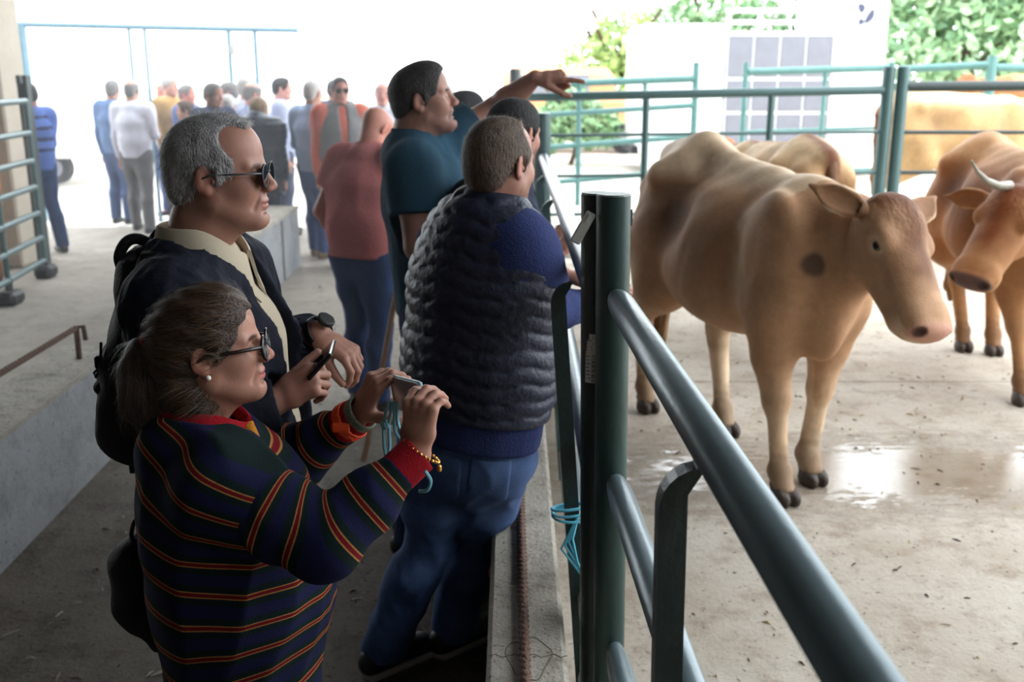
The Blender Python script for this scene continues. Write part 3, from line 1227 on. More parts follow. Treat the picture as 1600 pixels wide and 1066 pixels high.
def hair_sdf(style, p):
    """Cap of hair over the same head frame."""
    s = Sdf()
    t = {'short': .007, 'buzz': .0035, 'thick': .014, 'receding': .0075, 'crop': .0045, 'fringe': .006, 'bob': .018, 'pulled': .010}.get(style, .008)
    s.add(ell((-.014, 0, .036), (.100 + t, .077 + t, .088 + t)))
    s.add(ell((.030, 0, .052), (.058 + t, .060 + t, .060 + t)), .03)
    if style != 'buzz':
        s.add(ell((-.066, 0, -.012), (.044 + t, .060 + t * .8, .058 + t)), .02)
    else:
        s.add(ell((-.06, 0, -.012), (.044 + t, .056 + t * .8, .055 + t)), .02)
    if style == 'crop':
        s.add(ell((.022, 0, .092), (.066, .058, .040)), .02)
    if style == 'thick':
        s.add(ell((.038, 0, .098), (.050, .058, .026)), .02)
    for y in (-1, 1):   # sideburns
        s.add(cone((.014, y * (.071 + t * .5), .02), (.010, y * (.071 + t * .3), -.012), .012, .006), .008)
    # face opening
    hl = p.get('hairline', 0.0)           # higher = receding
    s.sub(ell((.112 - hl * .3, 0, -.014 + hl * .5), (.076, .105, .108)), .006)
    if hl > .02:
        for y in (-1, 1):
            s.sub(ell((.066, y * .060, .078), (.046, .030, .046)), .01)
    s.sub(cone((.04, -.2, -.085), (.04, .2, -.085), .060, .060), .004)
    for y in (-1, 1):   # around the ears
        s.sub(ell((-.012, y * .088, -.008), (.024, .02, .036)), .004)
    s.cut(half((-.05, 0, -.062), (.35, 0, -1)), .006)
    if style == 'fringe':     # bald on top
        s.sub(ell((.0, 0, .13), (.125, .074, .085)), .006)
    return s


def rotm(fwd, up):
    f = unit(fwd)
    l = unit(np.cross(up, f))
    u = np.cross(f, l)
    return np.stack([f, l, u], 1)


CURLS = {
    'relax': [(.35, .45, .3), (.4, .5, .35), (.45, .55, .35), (.5, .6, .4)],
    'fist': [(1.2, 1.5, .9), (1.25, 1.5, .9), (1.3, 1.5, .9), (1.3, 1.5, .9)],
    'grip': [(.9, .9, .6), (.95, .95, .6), (1.0, 1.0, .6), (1.05, 1.0, .6)],
    'point': [(.05, .1, .05), (1.15, 1.45, .8), (1.25, 1.5, .8), (1.3, 1.5, .8)],
}


def hand(S, W, fx, dz, left=False, q=1.0, curl='relax', spread=.06, thumb=(.75, .35, .35), k=.006):
    """Adds a five-fingered hand to S. fx: finger direction, dz: back-of-hand normal."""
    W = np.array(W, dtype=float)
    fx = unit(fx)
    dz = unit(np.array(dz) - fx * np.dot(dz, fx))
    dy = np.cross(dz, fx) * (-1 if left else 1)       # thumb side
    P = lambda x, y, z: W + q * (fx * x + dy * y + dz * z)
    c = CURLS[curl] if isinstance(curl, str) else curl
    ys = (.030, .0095, -.0105, -.0285)
    xs = (.084, .088, .084, .077)
    ls = (.070, .078, .072, .056)
    rr = (.0088, .0090, .0086, .0076)
    S.add(acone(P(-.012, 0, 0), P(.03, .002, 0), (.027 * q, .0195 * q), (.036 * q, .0150 * q), dy), .012)
    S.add(acone(P(.03, .002, 0), P(.072, .001, .002), (.036 * q, .0155 * q), (.037 * q, .0120 * q), dy), .014)
    for i in range(4):
        b = P(xs[i], ys[i], .002)
        S.add(cone(P(.025, ys[i] * .55, 0), b, .011 * q, .0104 * q), .008)
        d = unit(fx + dy * (spread * (1.5 - i)))
        lat = unit(np.cross(d, dz))
        down = -dz
        ang = 0
        p = b
        for j, fr in enumerate((.45, .30, .25)):
            ang += c[i][j]
            dd = d * math.cos(ang) + down * math.sin(ang)
            p2 = p + dd * ls[i] * fr * q
            S.add(cone(p, p2, rr[i] * q * (1.04 - .07 * j), rr[i] * q * (.97 - .09 * j)), .003 if j else .005)
            p = p2
    ab, op, fl = thumb
    b0 = P(.012, .022, -.006)
    d1 = unit(fx * math.cos(ab) + dy * math.sin(ab) * math.cos(op) - dz * math.sin(ab) * math.sin(op))
    b1 = b0 + d1 * .046 * q
    d2 = unit(d1 + fx * fl * .8 - dz * .25 * op)
    b2 = b1 + d2 * .034 * q
    d3 = unit(d2 + fx * fl * .9 - dy * .25 * fl)
    b3 = b2 + d3 * .027 * q
    S.add(cone(b0, b1, .0155 * q, .0115 * q), .012)
    S.add(cone(b1, b2, .0110 * q, .0100 * q), .004)
    S.add(cone(b2, b3, .0102 * q, .0082 * q), .003)


def stand(x, y, heading, H=1.72, z=0.0, lean=0, side=0, hyaw=0, hpitch=0, armL='down', armR='down', feet=(0.0, 0.0), splay=.10, twist=0):
    """Joints of a standing figure. heading in degrees, 0 = +X, 90 = away from the camera."""
    q = H / 1.75
    a = math.radians(heading)
    f = V3(math.cos(a), math.sin(a), 0)
    l = V3(-math.sin(a), math.cos(a), 0)
    u = V3(0, 0, 1)
    B = V3(x, y, z)
    ln, sd = math.radians(lean), math.radians(side)
    ut = unit(u * math.cos(ln) + f * math.sin(ln) + l * math.sin(sd))
    tw = math.radians(twist)
    ft0 = f * math.cos(tw) + l * math.sin(tw)
    ft = unit(ft0 - ut * np.dot(ft0, ut))
    lt = np.cross(ut, ft)
    J = dict(H=H, q=q, f=f, l=l, lat=lt, latp=l, ft=ft, ut=ut)
    J['pel'] = B + u * .93 * q
    J['wai'] = J['pel'] + (u * .5 + ut * .5) * .14 * q
    J['che'] = J['wai'] + ut * .20 * q
    J['top'] = J['che'] + ut * .135 * q
    J['nek'] = J['top'] + ut * .055 * q - ft * .01
    J['head'] = J['nek'] + (ut * .7 + u * .3) * .155 * q + ft * .035 * q
    hy, hp = a + tw + math.radians(hyaw), math.radians(hpitch)
    J['hf'] = V3(math.cos(hy) * math.cos(hp), math.sin(hy) * math.cos(hp), math.sin(hp))
    J['hu'] = u if abs(hp) < 1.2 else ut
    for s, n, arm in ((1, 'L', armL), (-1, 'R', armR)):
        sh = J['top'] + lt * s * .178 * q + ut * .005
        J['sh' + n] = sh
        W = lambda fo, la, up: f * fo * q + l * s * la * q + u * up * q
        el, wr, hd, hz, cu = {
            'down': (W(-.02, .05, -.30), W(.04, .06, -.555), (.1, 0, -1), (.1, 1, 0), 'relax'),
            'pocket': (W(-.09, .10, -.28), W(.02, .03, -.50), (.2, -.1, -1), (0, 1, .1), 'relax'),
            'fold': (W(.02, .06, -.29), W(.20, -.14, -.22), (.25, -1, .1), (1, .2, .1), 'relax'),
            'front': (W(.05, .05, -.29), W(.25, -.05, -.30), (1, -.5, 0), (.2, .4, 1), 'grip'),
            'back': (W(-.12, .07, -.27), W(-.17, -.12, -.42), (-.1, -1, -.2), (-1, 0, 0), 'relax'),
            'hip': (W(-.08, .16, -.25), W(.06, .02, -.42), (.6, -.4, -.6), (0, 1, .2), 'fist'),
            'rail': (W(.10, .06, -.27), W(.34, .00, -.20), (1, -.1, -.3), (.2, .2, 1), 'grip'),
        }[arm] if isinstance(arm, str) else arm
        J['el' + n] = sh + el
        J['wr' + n] = sh + wr
        J['hd' + n] = unit(f * hd[0] + l * s * hd[1] + u * hd[2])
        J['hz' + n] = unit(f * hz[0] + l * s * hz[1] + u * hz[2])
        J['cu' + n] = cu
        hp_ = J['pel'] + l * s * .085 * q - u * .03 * q
        J['hp' + n] = hp_
        fo = feet[0] if s > 0 else feet[1]
        an = B + l * s * splay * q + f * fo * q + u * .075 * q
        J['an' + n] = an
        J['kn' + n] = (hp_ + an) / 2 + f * .03 * q + u * .015 * q
        J['td' + n] = unit(f + l * s * .25)
    return J


def torso_sdf(J, infl=0.0, fat=0.0, k=.06, low=0.0, shoulders=True, delt=True):
    q = J['q']
    s = Sdf()
    w = lambda a, b: ((a + infl / q) * q, (b + infl / q) * q)
    pel = J['pel'] - (J['wai'] - J['pel']) * low
    fo = J['ft']
    s.add(acone(pel, J['wai'], w(.168 + fat * .4, .112 + fat * .7), w(.150 + fat, .110 + fat * 1.3), J['latp']))
    s.add(acone(J['wai'] + fo * fat * .3, J['che'], w(.150 + fat, .112 + fat * 1.3), w(.168 + fat * .6, .118 + fat * .8), J['lat']), k)
    s.add(acone(J['che'], J['top'], w(.168 + fat * .6, .118 + fat * .8), w(.130, .080 + fat * .3), J['lat']), k)
    if shoulders:
        for n in 'LR':
            s.add(cone(J['nek'] - J['ut'] * .035 * q, J['sh' + n] - J['ut'] * .01, .058 * q + infl, .060 * q + infl), k)
            if delt:
                s.add(cone(J['sh' + n], J['sh' + n] + (J['el' + n] - J['sh' + n]) * .22, .062 * q + infl, .058 * q + infl), .04)
    return s


def arm_chain(J, n, infl=0.0, fat=0.0):
    q = J['q']
    sh, el, wr = J['sh' + n], J['el' + n], J['wr' + n]
    m = el + (wr - el) * .3
    return [sh, (sh + el) / 2, el, m, wr], [.054 * q + infl + fat * .3, .049 * q + infl + fat * .3, .042 * q + infl, .042 * q + infl, .029 * q + infl]


def leg_chain(J, n, infl=0.0, fat=0.0):
    q = J['q']
    h, k, a = J['hp' + n], J['kn' + n], J['an' + n]
    c = k + (a - k) * .3 - J['f'] * .02 * q
    return [h, h + (k - h) * .5, k, c, a], [.092 * q + infl + fat * .5, .077 * q + infl + fat * .3, .057 * q + infl, .056 * q + infl, .037 * q + infl]


def body_mesh(J, p, h, fat=0.0, hh=None, hands='LR', bare=''):
    """One skin mesh: trunk, limbs, head and hands."""
    q = J['q']
    s = torso_sdf(J, -.012, fat, low=.1)
    for n in 'LR':
        pts, rs = leg_chain(J, n, -.006, fat)
        s.chain(pts, rs, .05, .02)
        s.add(cone(J['an' + n], J['an' + n] + J['td' + n] * .12 * q - V3(0, 0, .035 * q), .032 * q, .025 * q), .02)
        if n not in bare:
            pts, rs = arm_chain(J, n, -.005)
            s.chain(pts, rs, .04, .02)
    s.add(cone(J['top'], J['nek'] + (J['head'] - J['nek']) * .3, .06 * q, .050 * q), .03)
    parts = [s.mesh(h)]
    cols = [np.tile(p.get('skin', SKIN), (len(parts[0][0]), 1))]
    hs = p.get('scale', J['H'] * .1325 / .235)
    R = rotm(J['hf'], J['hu'])
    # neck end in the head's own frame so that the neck meets the trunk
    nk = R.T @ (J['nek'] - J['head']) / hs
    pp = dict(p)
    pp['neck'] = (nk * .45 + np.array((-.022, 0, -.03)) * .55, nk * 1.0)
    hm = head_sdf(pp).mesh((hh or h * .5) / hs)
    cols.append(head_colour(hm[0], p))
    parts.append(xf(hm, R, J['head'], hs))
    for n in hands:
        a = Sdf()
        q_ = q * p.get('hand', 1.0)
        if n in bare:
            pts, rs = arm_chain(J, n, p.get('arm_infl', 0.0))
            rs[-1] = .0275 * q
            a.chain(pts, rs, .02, .015)
        else:
            a.add(cone(J['wr' + n] + (J['el' + n] - J['wr' + n]) * .35, J['wr' + n], .036 * q, .027 * q))
        hand(a, J['wr' + n] + J['hd' + n] * .012, J['hd' + n], J['hz' + n], n == 'L', q_, J['cu' + n], J.get('sp' + n, .06), J.get('th' + n, (.75, .35, .35)))
        m = a.mesh(p.get('hand_h', min(h * .5, .005)))
        parts.append(m)
        cols.append(np.tile(np.array(p.get('skin', SKIN)) * p.get('arm_tone', 1.0), (len(m[0]), 1)))
    return join(parts), np.concatenate(cols), R, hs


def make_collar(e, J, m, q=1.0, r=.070, hgt=.036, wing=.045, gap=12, dip=.035, back=.022, n=34, th=.004, fwd=.012):
    """Turned-down shirt collar: a closed strip swept round the neck."""
    f, u = J['ft'], J['ut']
    l = np.cross(u, f)
    c = J['nek'] + f * fwd * q + u * back
    g = math.radians(gap)
    ring = []
    for i in range(n + 1):
        t = g + (2 * PI - 2 * g) * i / n
        e_ = f * math.cos(t) + l * math.sin(t)
        ft_ = max(0.0, math.cos(t)) ** 2
        k = max(0.0, math.cos(t)) ** 5
        rr = r * q * (1 + .10 * ft_)
        z0 = -dip * q * ft_ - .012 * q
        hh = hgt * q * (1 - .25 * ft_)
        w = (.012 + wing * k) * q
        prof = [(rr, z0), (rr + .001, z0 + hh), (rr + .005, z0 + hh + .004), (rr + .010, z0 + hh), (rr + .022 * q, z0 - w * .4), (rr + .026 * q + .012 * k, z0 - w),
                (rr + .022 * q + .012 * k, z0 - w - .001), (rr + .014 * q, z0 - w * .3), (rr + .004, z0 + hh * .7), (rr + .003, z0)]
        ring.append([c + e_ * a_ + u * b_ for a_, b_ in prof])
    P = np.array(ring)
    k = P.shape[1]
    mb = MB()
    F = [(i * k + j, (i + 1) * k + j, (i + 1) * k + (j + 1) % k, i * k + (j + 1) % k) for i in range(n) for j in range(k)]
    F += [tuple(range(k)), tuple(n * k + j for j in range(k))[::-1]]
    mb.add(P.reshape(-1, 3), F)
    return mb.build('collar', m, e, smooth='angle')


def wrinkle(amp, scale, seed=0, aniso=(1, 1, 1)):
    rg = np.random.default_rng(seed)
    ks = rg.normal(size=(7, 3)) * np.array(aniso) * scale
    ph = rg.uniform(0, 2 * PI, 7)

    def f(P):
        d = np.zeros(len(P))
        for i in range(7):
            d += np.sin(P @ ks[i] + ph[i] + 1.3 * np.sin(P @ ks[(i + 3) % 7] * .5))
        return amp * (np.abs(d / 3) - .5)
    return f


def dress(e, J, p, h, top, sleeve, trouser, shoe, fat=0.0, infl=.016, hem=.06, collar=None, long='LR', short='', legs=True):
    """Garments as parts of e."""
    q = J['q']
    if top is not None:
        s = torso_sdf(J, infl, fat, low=.9)
        hemp = J['pel'] - (J['wai'] - J['pel']) * hem / .14
        s.disp(wrinkle(.0045, 20, 17, (1, 1, .6)))
        s.cut(half(hemp, -J['ut']), .01)
        for n in 'LR':
            if n in long or n in short:
                pts, rs = arm_chain(J, n, infl * .75, fat)
                a = Sdf().chain(pts, rs, .03, .02)
                a.disp(wrinkle(.005, 30, 19))
                if n in short:
                    c0 = pts[0] + (pts[2] - pts[0]) * .62
                    a.ops[2:4] = []
                    s.add(cone(pts[0], c0, rs[0] * .90, rs[1] + .012 * q), .085)
                    s.sub(cyl(c0 - unit(c0 - pts[0]) * .012, c0 + unit(c0 - pts[0]) * .12, .105 * q), .004)
                else:
                    s.add(cone(pts[0], pts[1], rs[0] * .92, rs[1]), .085)
                    for i in (1, 2, 3):
                        s.add(cone(pts[i], pts[i + 1], rs[i], rs[i + 1]), .015)
                    c0 = J['wr' + n] - unit(J['wr' + n] - J['el' + n]) * .01
                    s.sub(cyl(c0, c0 + unit(J['wr' + n] - J['el' + n]) * .10, .06 * q), .003)
        s.sub(cone(J['nek'] + J['ut'] * .035, J['head'], .052 * q, .06 * q), .01)
        quadmesh('shirt', s.mesh(h), top, e)
        if collar is not None:
            make_collar(e, J, collar, q)
    if legs and trouser is not None:
        s = Sdf()
        s.add(acone(J['pel'] - (J['wai'] - J['pel']) * .25, J['wai'], ((.166 + fat * .4) * q, (.114 + fat * .7) * q), ((.150 + fat) * q, (.112 + fat) * q), J['latp']))
        s.cut(half(J['pel'] + (J['wai'] - J['pel']) * .55, J['ut']))
        for n in 'LR':
            pts, rs = leg_chain(J, n, .012, fat)
            rs[3] += .006 * q
            rs[4] += .014 * q
            s.chain(pts, rs, .05, .02)
        s.disp(wrinkle(.006, 18, 23, (1, 1, .8)))
        for n in 'LR':
            c0 = J['an' + n] - V3(0, 0, .012)
            s.sub(cyl(c0, c0 - V3(0, 0, .1), .10), .003)
        quadmesh('trousers', s.mesh(h), trouser, e)
    if legs and shoe is not None:
        for n in 'LR':
            an, td = J['an' + n], J['td' + n]
            g = an[2] - .075 * q
            s = Sdf()
            b = V3(an[0], an[1], g)
            lat = V3(-td[1], td[0], 0)
            s.add(acone(b - td * .045 * q + V3(0, 0, .045 * q), b + td * .14 * q + V3(0, 0, .034 * q), (.037 * q, .045 * q), (.042 * q, .03 * q), lat))
            s.add(cone(b + V3(0, 0, .07 * q), b + V3(0, 0, .10 * q), .042 * q, .045 * q), .03)
            s.cut(half(b + V3(0, 0, .002), (0, 0, -1)), .004)
            quadmesh('shoe', s.mesh(min(h, .010)), shoe, e)


FAB = {}


def fabric(name, rgb, noise=.12, bump=.25, scale=60, rough=.9):
    return mat(name, srgb(*rgb), rough, noise=noise, nscale=scale, bump=bump, bscale=scale * 1.6, spec=.12)


HAIRC = dict(white=srgb(206, 202, 198), grey=srgb(138, 134, 132), dark=srgb(40, 32, 30), brown=srgb(84, 62, 46), blond=srgb(160, 128, 88), black=srgb(26, 24, 26))


def hair_obj(e, J, R, hs, style, colr, p, h, name='hair'):
    m = mat('hair_' + colr, HAIRC[colr], .75, noise=.3, nscale=60, bump=.5, bscale=160, stretch=(1, 1, .4), spec=.3)
    return quadmesh(name, xf(hair_sdf(style, p).mesh(h / hs), R, J['head'], hs), m, e)


def simple_person(label, J, top, trouser, shoe=(40, 36, 36), skin=(200, 146, 122), hair=('short', 'grey'), fat=0.01, h=.016, short='', vest=None,
                  collar=None, legs=True, hp=None, group='people talking at the shed mouth', extra=None, infl=.016, hem=.06):
    p = dict(skin=srgb(*skin), hand_h=.006)
    p.update(hp or {})
    if hair:
        p['hairc'] = HAIRC[hair[1]]
    base = (J['pel'][0], J['pel'][1], J['anL'][2] - .075 * J['q'])
    e = empty('person', base, label, 'person', group)
    bare = short
    vf, col, R, hs = body_mesh(J, p, h, fat, hh=h * .42, bare=bare)
    quadmesh('body', vf, skin_mat(), e, col=col)
    tm = fabric('cloth_%d_%d_%d' % top, top)
    lm = fabric('cloth_%d_%d_%d' % trouser, trouser)
    sm = mat('shoe_%d_%d_%d' % shoe, srgb(*shoe), .55, noise=.15)
    cm = fabric('cloth_%d_%d_%d' % collar, collar) if collar else tm
    dress(e, J, p, h, tm, tm, lm, sm, fat=fat, collar=cm, short=short, long=''.join(n for n in 'LR' if n not in short), infl=infl, hem=hem, legs=legs)
    if hair:
        hair_obj(e, J, R, hs, hair[0], hair[1], p, h * .5)
    if vest:
        s = torso_sdf(J, infl + .014, fat, low=.9, delt=False)
        s.cut(half(J['pel'] - (J['wai'] - J['pel']) * .5, -J['ut']), .01)
        s.sub(cone(J['nek'] + J['ut'] * .02, J['head'], .07, .09), .01)
        s.sub(acone(J['nek'] + J['ft'] * .16, J['pel'] + J['ft'] * .18 - J['ut'] * .1, (.042, .1), (.012, .1), J['lat']), .006)
        for n in 'LR':
            s.sub(cone(J['sh' + n] + (J['sh' + n] - J['top']) * .35, J['el' + n], .075, .085), .01)
        quadmesh('vest', s.mesh(h * .8), fabric('cloth_%d_%d_%d' % vest, vest), e)
    if extra:
        extra(e, J, R, hs)
    return e

# ------------------------------------------------------------------ cattle
TAN = dict(base=srgb(182, 140, 106), dark=srgb(126, 90, 66), light=srgb(230, 204, 172), face=srgb(104, 60, 32), muzzle=srgb(200, 150, 128), spot=True)
PALE = dict(base=srgb(206, 166, 118), dark=srgb(190, 148, 104), light=srgb(236, 208, 168), face=srgb(200, 156, 110), muzzle=srgb(214, 170, 150))
RUST_C = dict(base=srgb(168, 118, 78), dark=srgb(108, 66, 42), light=srgb(196, 152, 110), face=srgb(116, 60, 30), muzzle=srgb(96, 76, 72), dark_trunk=True)
SPINE = dict(base=srgb(206, 166, 124), dark=srgb(124, 78, 56), light=srgb(226, 196, 158), face=srgb(178, 112, 68), muzzle=srgb(190, 140, 120), spine=True)
BROWN = dict(base=srgb(168, 116, 78), dark=srgb(110, 70, 44), light=srgb(196, 150, 108), face=srgb(150, 96, 60), muzzle=srgb(150, 110, 96))


def cow_head_sdf(horn=None):
    s = Sdf()
    s.add(ell((.06, 0, -.085), (.120, .112, .120)))
    s.add(ell((.012, 0, -.040), (.060, .090, .055)), .05)                       # poll
    s.add(acone((.10, 0, -.075), (.37, 0, -.070), (.102, .092), (.086, .076), (0, 1, 0)), .05)
    s.add(ell((.425, 0, -.078), (.070, .096, .078)), .03)
    s.add(rbox((.428, 0, -.075), (.058, .082, .060), None, .035), .02)                      # muzzle
    s.add(ell((.468, 0, -.054), (.034, .084, .046)), .015)
    s.add(acone((.10, 0, -.190), (.405, 0, -.140), (.070, .058), (.058, .034), (0, 1, 0)), .05)             # jaw
    for y in (-1, 1):
        s.add(ell((.125, y * .052, -.165), (.105, .040, .095)), .04)
        s.add(ell((.135, y * .092, -.035), (.045, .030, .032)), .03)            # brow
        s.sub(ell((.160, y * .116, -.066), (.030, .020, .020)), .015)
        s.add(ell((.155, y * .098, -.064), (.022, .020, .020)), .004)           # eye
        s.sub(ell((.497, y * .066, -.048), (.024, .019, .024)), .008)           # nostril
    s.disp(lambda P: .0022 * np.sin(P[:, 0] * 190 + 5 * np.sin(P[:, 1] * 120)) * np.sin(P[:, 1] * 210 + 4 * np.sin(P[:, 0] * 90)) * np.clip((P[:, 2] + .03) / .05, 0, 1) * np.clip((.20 - P[:, 0]) / .08, 0, 1))
    return s


def cow(loc, heading, c, label, scale=1.0, feet=None, poll=None, face=None, roll=0.0, h=.018, horns=None, tail=True, ears=None, group='cattle in the pen', hump=0.0):
    """loc: ground point under the middle of the trunk. feet: world (x, y) for FL, FR, HL, HR. poll: world point, face: (dir, normal)."""
    a = math.radians(heading)
    F = V3(math.cos(a), math.sin(a), 0)
    Lf = V3(-math.sin(a), math.cos(a), 0)
    R = np.stack([F, Lf, V3(0, 0, 1)], 1)
    O = np.array(loc, dtype=float)
    inv = lambda p: (R.T @ (np.array(p, dtype=float) - O)) / scale
    ft = {}
    for i, (n, d) in enumerate((('FL', (.47, .14)), ('FR', (.47, -.14)), ('HL', (-.62, .17)), ('HR', (-.62, -.17)))):
        ft[n] = np.array(d) if feet is None else inv((*feet[i], O[2]))[:2]
    s = Sdf()
    s.add(acone((.42, 0, .98), (-.02, 0, .96), (.205, .31), (.30, .335), (0, 1, 0)))
    s.add(acone((-.02, 0, .96), (-.36, 0, 1.0), (.305, .335), (.26, .30), (0, 1, 0)), .08)
    s.add(ell((-.06, 0, .83), (.42, .29, .20)), .10)                                # belly
    s.add(ell((.48, 0, .92), (.17, .185, .27)), .08)                                  # chest
    s.add(cone((.44, 0, 1.245), (.16, 0, 1.255), .075, .060), .10)                   # withers
    s.add(cone((.16, 0, 1.255), (-.40, 0, 1.325 + hump), .065, .070), .10)          # back
    s.add(cone((-.40, 0, 1.325 + hump), (-.70, 0, 1.285 + hump), .075, .075), .10)
    s.add(ell((-.50, 0, 1.08), (.27, .23, .30)), .10)                               # rump
    for y in (-1, 1):
        s.add(cone((-.40, y * .12, 1.26 + hump), (-.46, y * .215, 1.225 + hump), .050, .045), .13)     # hook bone
        s.add(cone((-.66, y * .11, 1.20), (-.73, y * .115, 1.17), .075, .060), .06)      # pin bone
        s.add(ell((-.55, y * .155, .90), (.20, .105, .30)), .08)                    # thigh
        s.sub(ell((-.25, y * .345, 1.14), (.15, .13, .15)), .12)                 # hollow of the flank
        s.add(ell((.44, y * .165, .98), (.16, .085, .30)), .09)                     # shoulder blade
        s.sub(ell((.255, y * .325, 1.02), (.06, .08, .22)), .08)
        for k in range(4):
            s.sub(cone((.10 - .075 * k, y * .345, 1.10), (.02 - .085 * k, y * .365, .78), .010, .010), .05)
    # neck and head
    if poll is None:
        pl = V3(.98, 0, 1.30)
        fd, fn = unit((.55, 0, -.83)), unit((.83, 0, .55))
    else:
        pl = inv(poll)
        fd, fn = unit(R.T @ np.array(face[0])), unit(R.T @ np.array(face[1]))
    fn = unit(fn - fd * np.dot(fd, fn))
    fl = np.cross(fn, fd)
    RH = np.stack([fd, fl, fn], 1)
    H = lambda x, y, z: pl + RH @ V3(x, y, z)
    nb = H(.05, 0, -.13)
    mid = (V3(.60, 0, 1.06) + nb) / 2 + V3(0, 0, .0)
    nl = np.cross(unit(nb - V3(.5, 0, 1.08)), (0, 0, 1))
    s.add(acone((.48, 0, 1.04), mid, (.160, .235), (.112, .165), nl), .09)
    s.add(acone(mid, nb, (.112, .165), (.095, .110), nl), .06)
    s.add(cone((.42, 0, 1.23), mid + V3(-.05, 0, .10), .065, .055), .10)
    s.add(cone((.56, 0, .80), mid + V3(.0, 0, -.13), .075, .050), .10)               # dewlap
    s.add(ell((.57, 0, .74), (.085, .060, .13)), .07)
    s.add(cone((.52, 0, .68), (.30, 0, .68), .05, .05), .08)
    # legs
    hv = []
    for n, y in (('FL', 1), ('FR', -1)):
        fx, fy = ft[n]
        top = V3(.44, y * .165, .80)
        kn = V3(.44 + (fx - .47) * .62 + .015, y * .15 + (fy - y * .14) * .6, .43)
        fe = V3(fx - .005, fy, .125)
        s.add(cone(top, (top + kn) / 2 + V3(-.012, 0, 0), .115, .082), .08)
        s.add(cone((top + kn) / 2 + V3(-.012, 0, 0), kn, .082, .056), .04)
        s.add(ell(kn, (.058, .054, .070)), .02)
        s.add(cone(kn, fe, .046, .039), .03)
        s.add(ell(fe, (.052, .050, .05)), .02)
        s.add(cone(fe, V3(fx + .035, fy, .05), .045, .050), .02)
        hv.append((fx + .035, fy))
    for n, y in (('HL', 1), ('HR', -1)):
        fx, fy = ft[n]
        hip = V3(-.50, y * .16, .95)
        stf = V3(-.40 + (fx + .62) * .35, y * .185, .74)
        hk = V3(-.675 + (fx + .62) * .8, y * .165 + (fy - y * .17) * .7, .50)
        fe = V3(fx - .01, fy, .125)
        s.add(cone(hip, stf, .16, .125), .08)
        s.add(cone(stf, hk + V3(.02, 0, .03), .120, .058), .07)
        s.add(cone(hip + V3(-.1, 0, -.05), hk + V3(.0, 0, .06), .11, .045), .06)
        s.add(cone(hk + V3(-.03, 0, .04), hk + V3(.005, 0, -.05), .042, .048), .02)
        s.add(cone(hk, fe, .047, .040), .03)
        s.add(ell(fe, (.053, .050, .05)), .02)
        s.add(cone(fe, V3(fx + .03, fy, .05), .045, .050), .02)
        hv.append((fx + .03, fy))
    s.disp(wrinkle_c(.004, 16, 2))
    s.cut(half((0, 0, .055), (0, 0, -1)), .01)
    bm = s.mesh(h / scale)
    hs_ = 1.04
    hm = cow_head_sdf().mesh(h * .42 / scale)
    em = []
    for y in (-1, 1):
        e0 = V3(.028, y * .088, -.062)
        if ears is None:
            d = unit(V3(.012, y * .147, -.02))
        else:
            d = unit(RH.T @ (R.T @ np.array(ears[0] if y > 0 else ears[1])))
        vc = unit(RH.T @ (R.T @ unit(np.array((0, 0, CAM_H)) - O - V3(0, 0, 1))))
        t = unit(vc - d * np.dot(vc, d))
        w = np.cross(t, d)
        es = Sdf()
        es.add(cone(e0, e0 + d * .05, .026, .022))
        es.add(ell(e0 + d * .095, (.080, .050, .013), np.stack([d, w, t], 1)), .02)
        es.add(acone(e0 + d * .12, e0 + d * .215, (.042, .010), (.008, .006), w), .02)
        es.sub(ell(e0 + d * .108 + t * .013, (.078, .036, .015), np.stack([d, w, t], 1)), .006)
        em.append(es.mesh(.006 / scale))
    hh = join([hm] + em)
    hl = hh[0].copy()
    hh[0][:, 1] *= 1.18
    hw = xf(hh, RH * hs_, pl)
    V, Fq = join([bm, hw])
    # coat colours, with some painted shading, in the cow's own frame
    nb_ = len(bm[0])
    col = np.tile(np.array(c['base']), (len(V), 1))

    def blend(idx, m, cc, amt=1.0):
        m = (np.clip(m, 0, 1) * amt)[:, None]
        col[idx] = col[idx] * (1 - m) + np.array(cc) * m
    B = slice(0, nb_)
    P = bm[0]
    blend(B, (.66 - P[:, 2]) / .2 * (np.abs(P[:, 0]) < .42), c['light'], .7)
    blend(B, (.60 - P[:, 2]) / .25, c['light'], .5)
    blend(B, 1.2 - np.sqrt(((P[:, 0] - .06) / .38) ** 2 + ((P[:, 2] - 1.0) / .22) ** 2), c['dark'], .42)
    blend(B, 1.25 - np.sqrt(((P[:, 0] + .32) / .17) ** 2 + ((P[:, 2] - 1.10) / .15) ** 2), tuple(np.array(c['dark']) * .55), .85)  # shadow in the flank hollow, deepened in the coat colour
    blend(B, (P[:, 0] - .62) / .2 * (P[:, 2] > .9), c['dark'], .22)
    blend(B, (P[:, 2] - 1.235) / .07 * (P[:, 0] < .5), c['light'], .75)  # light along the top of the back, painted into the coat
    blend(B, 1.3 - np.sqrt(((P[:, 0] - .86) / .07) ** 2 + ((P[:, 2] - 1.02) / .16) ** 2), c['light'], .55)
    blend(B, 1.25 - np.sqrt(((P[:, 0] - .30) / .07) ** 2 + ((P[:, 2] - .95) / .28) ** 2), c['light'], .45)
    mot = np.sin(P @ np.array((9., 14, 7)) + 2 * np.sin(P @ np.array((-7., 5, 11)))) * np.sin(P @ np.array((4., -12, 9)) + 1)
    col[B] *= (1 + .07 * mot)[:, None]
    # dirt on the lower legs
    nz = .5 + .5 * np.sin(P[:, 0] * 61 + 2 * np.sin(P[:, 2] * 47)) * np.sin(P[:, 1] * 53 + P[:, 2] * 71)
    blend(B, (.23 - P[:, 2] + .06 * nz) / .10, srgb(92, 70, 52), .62)
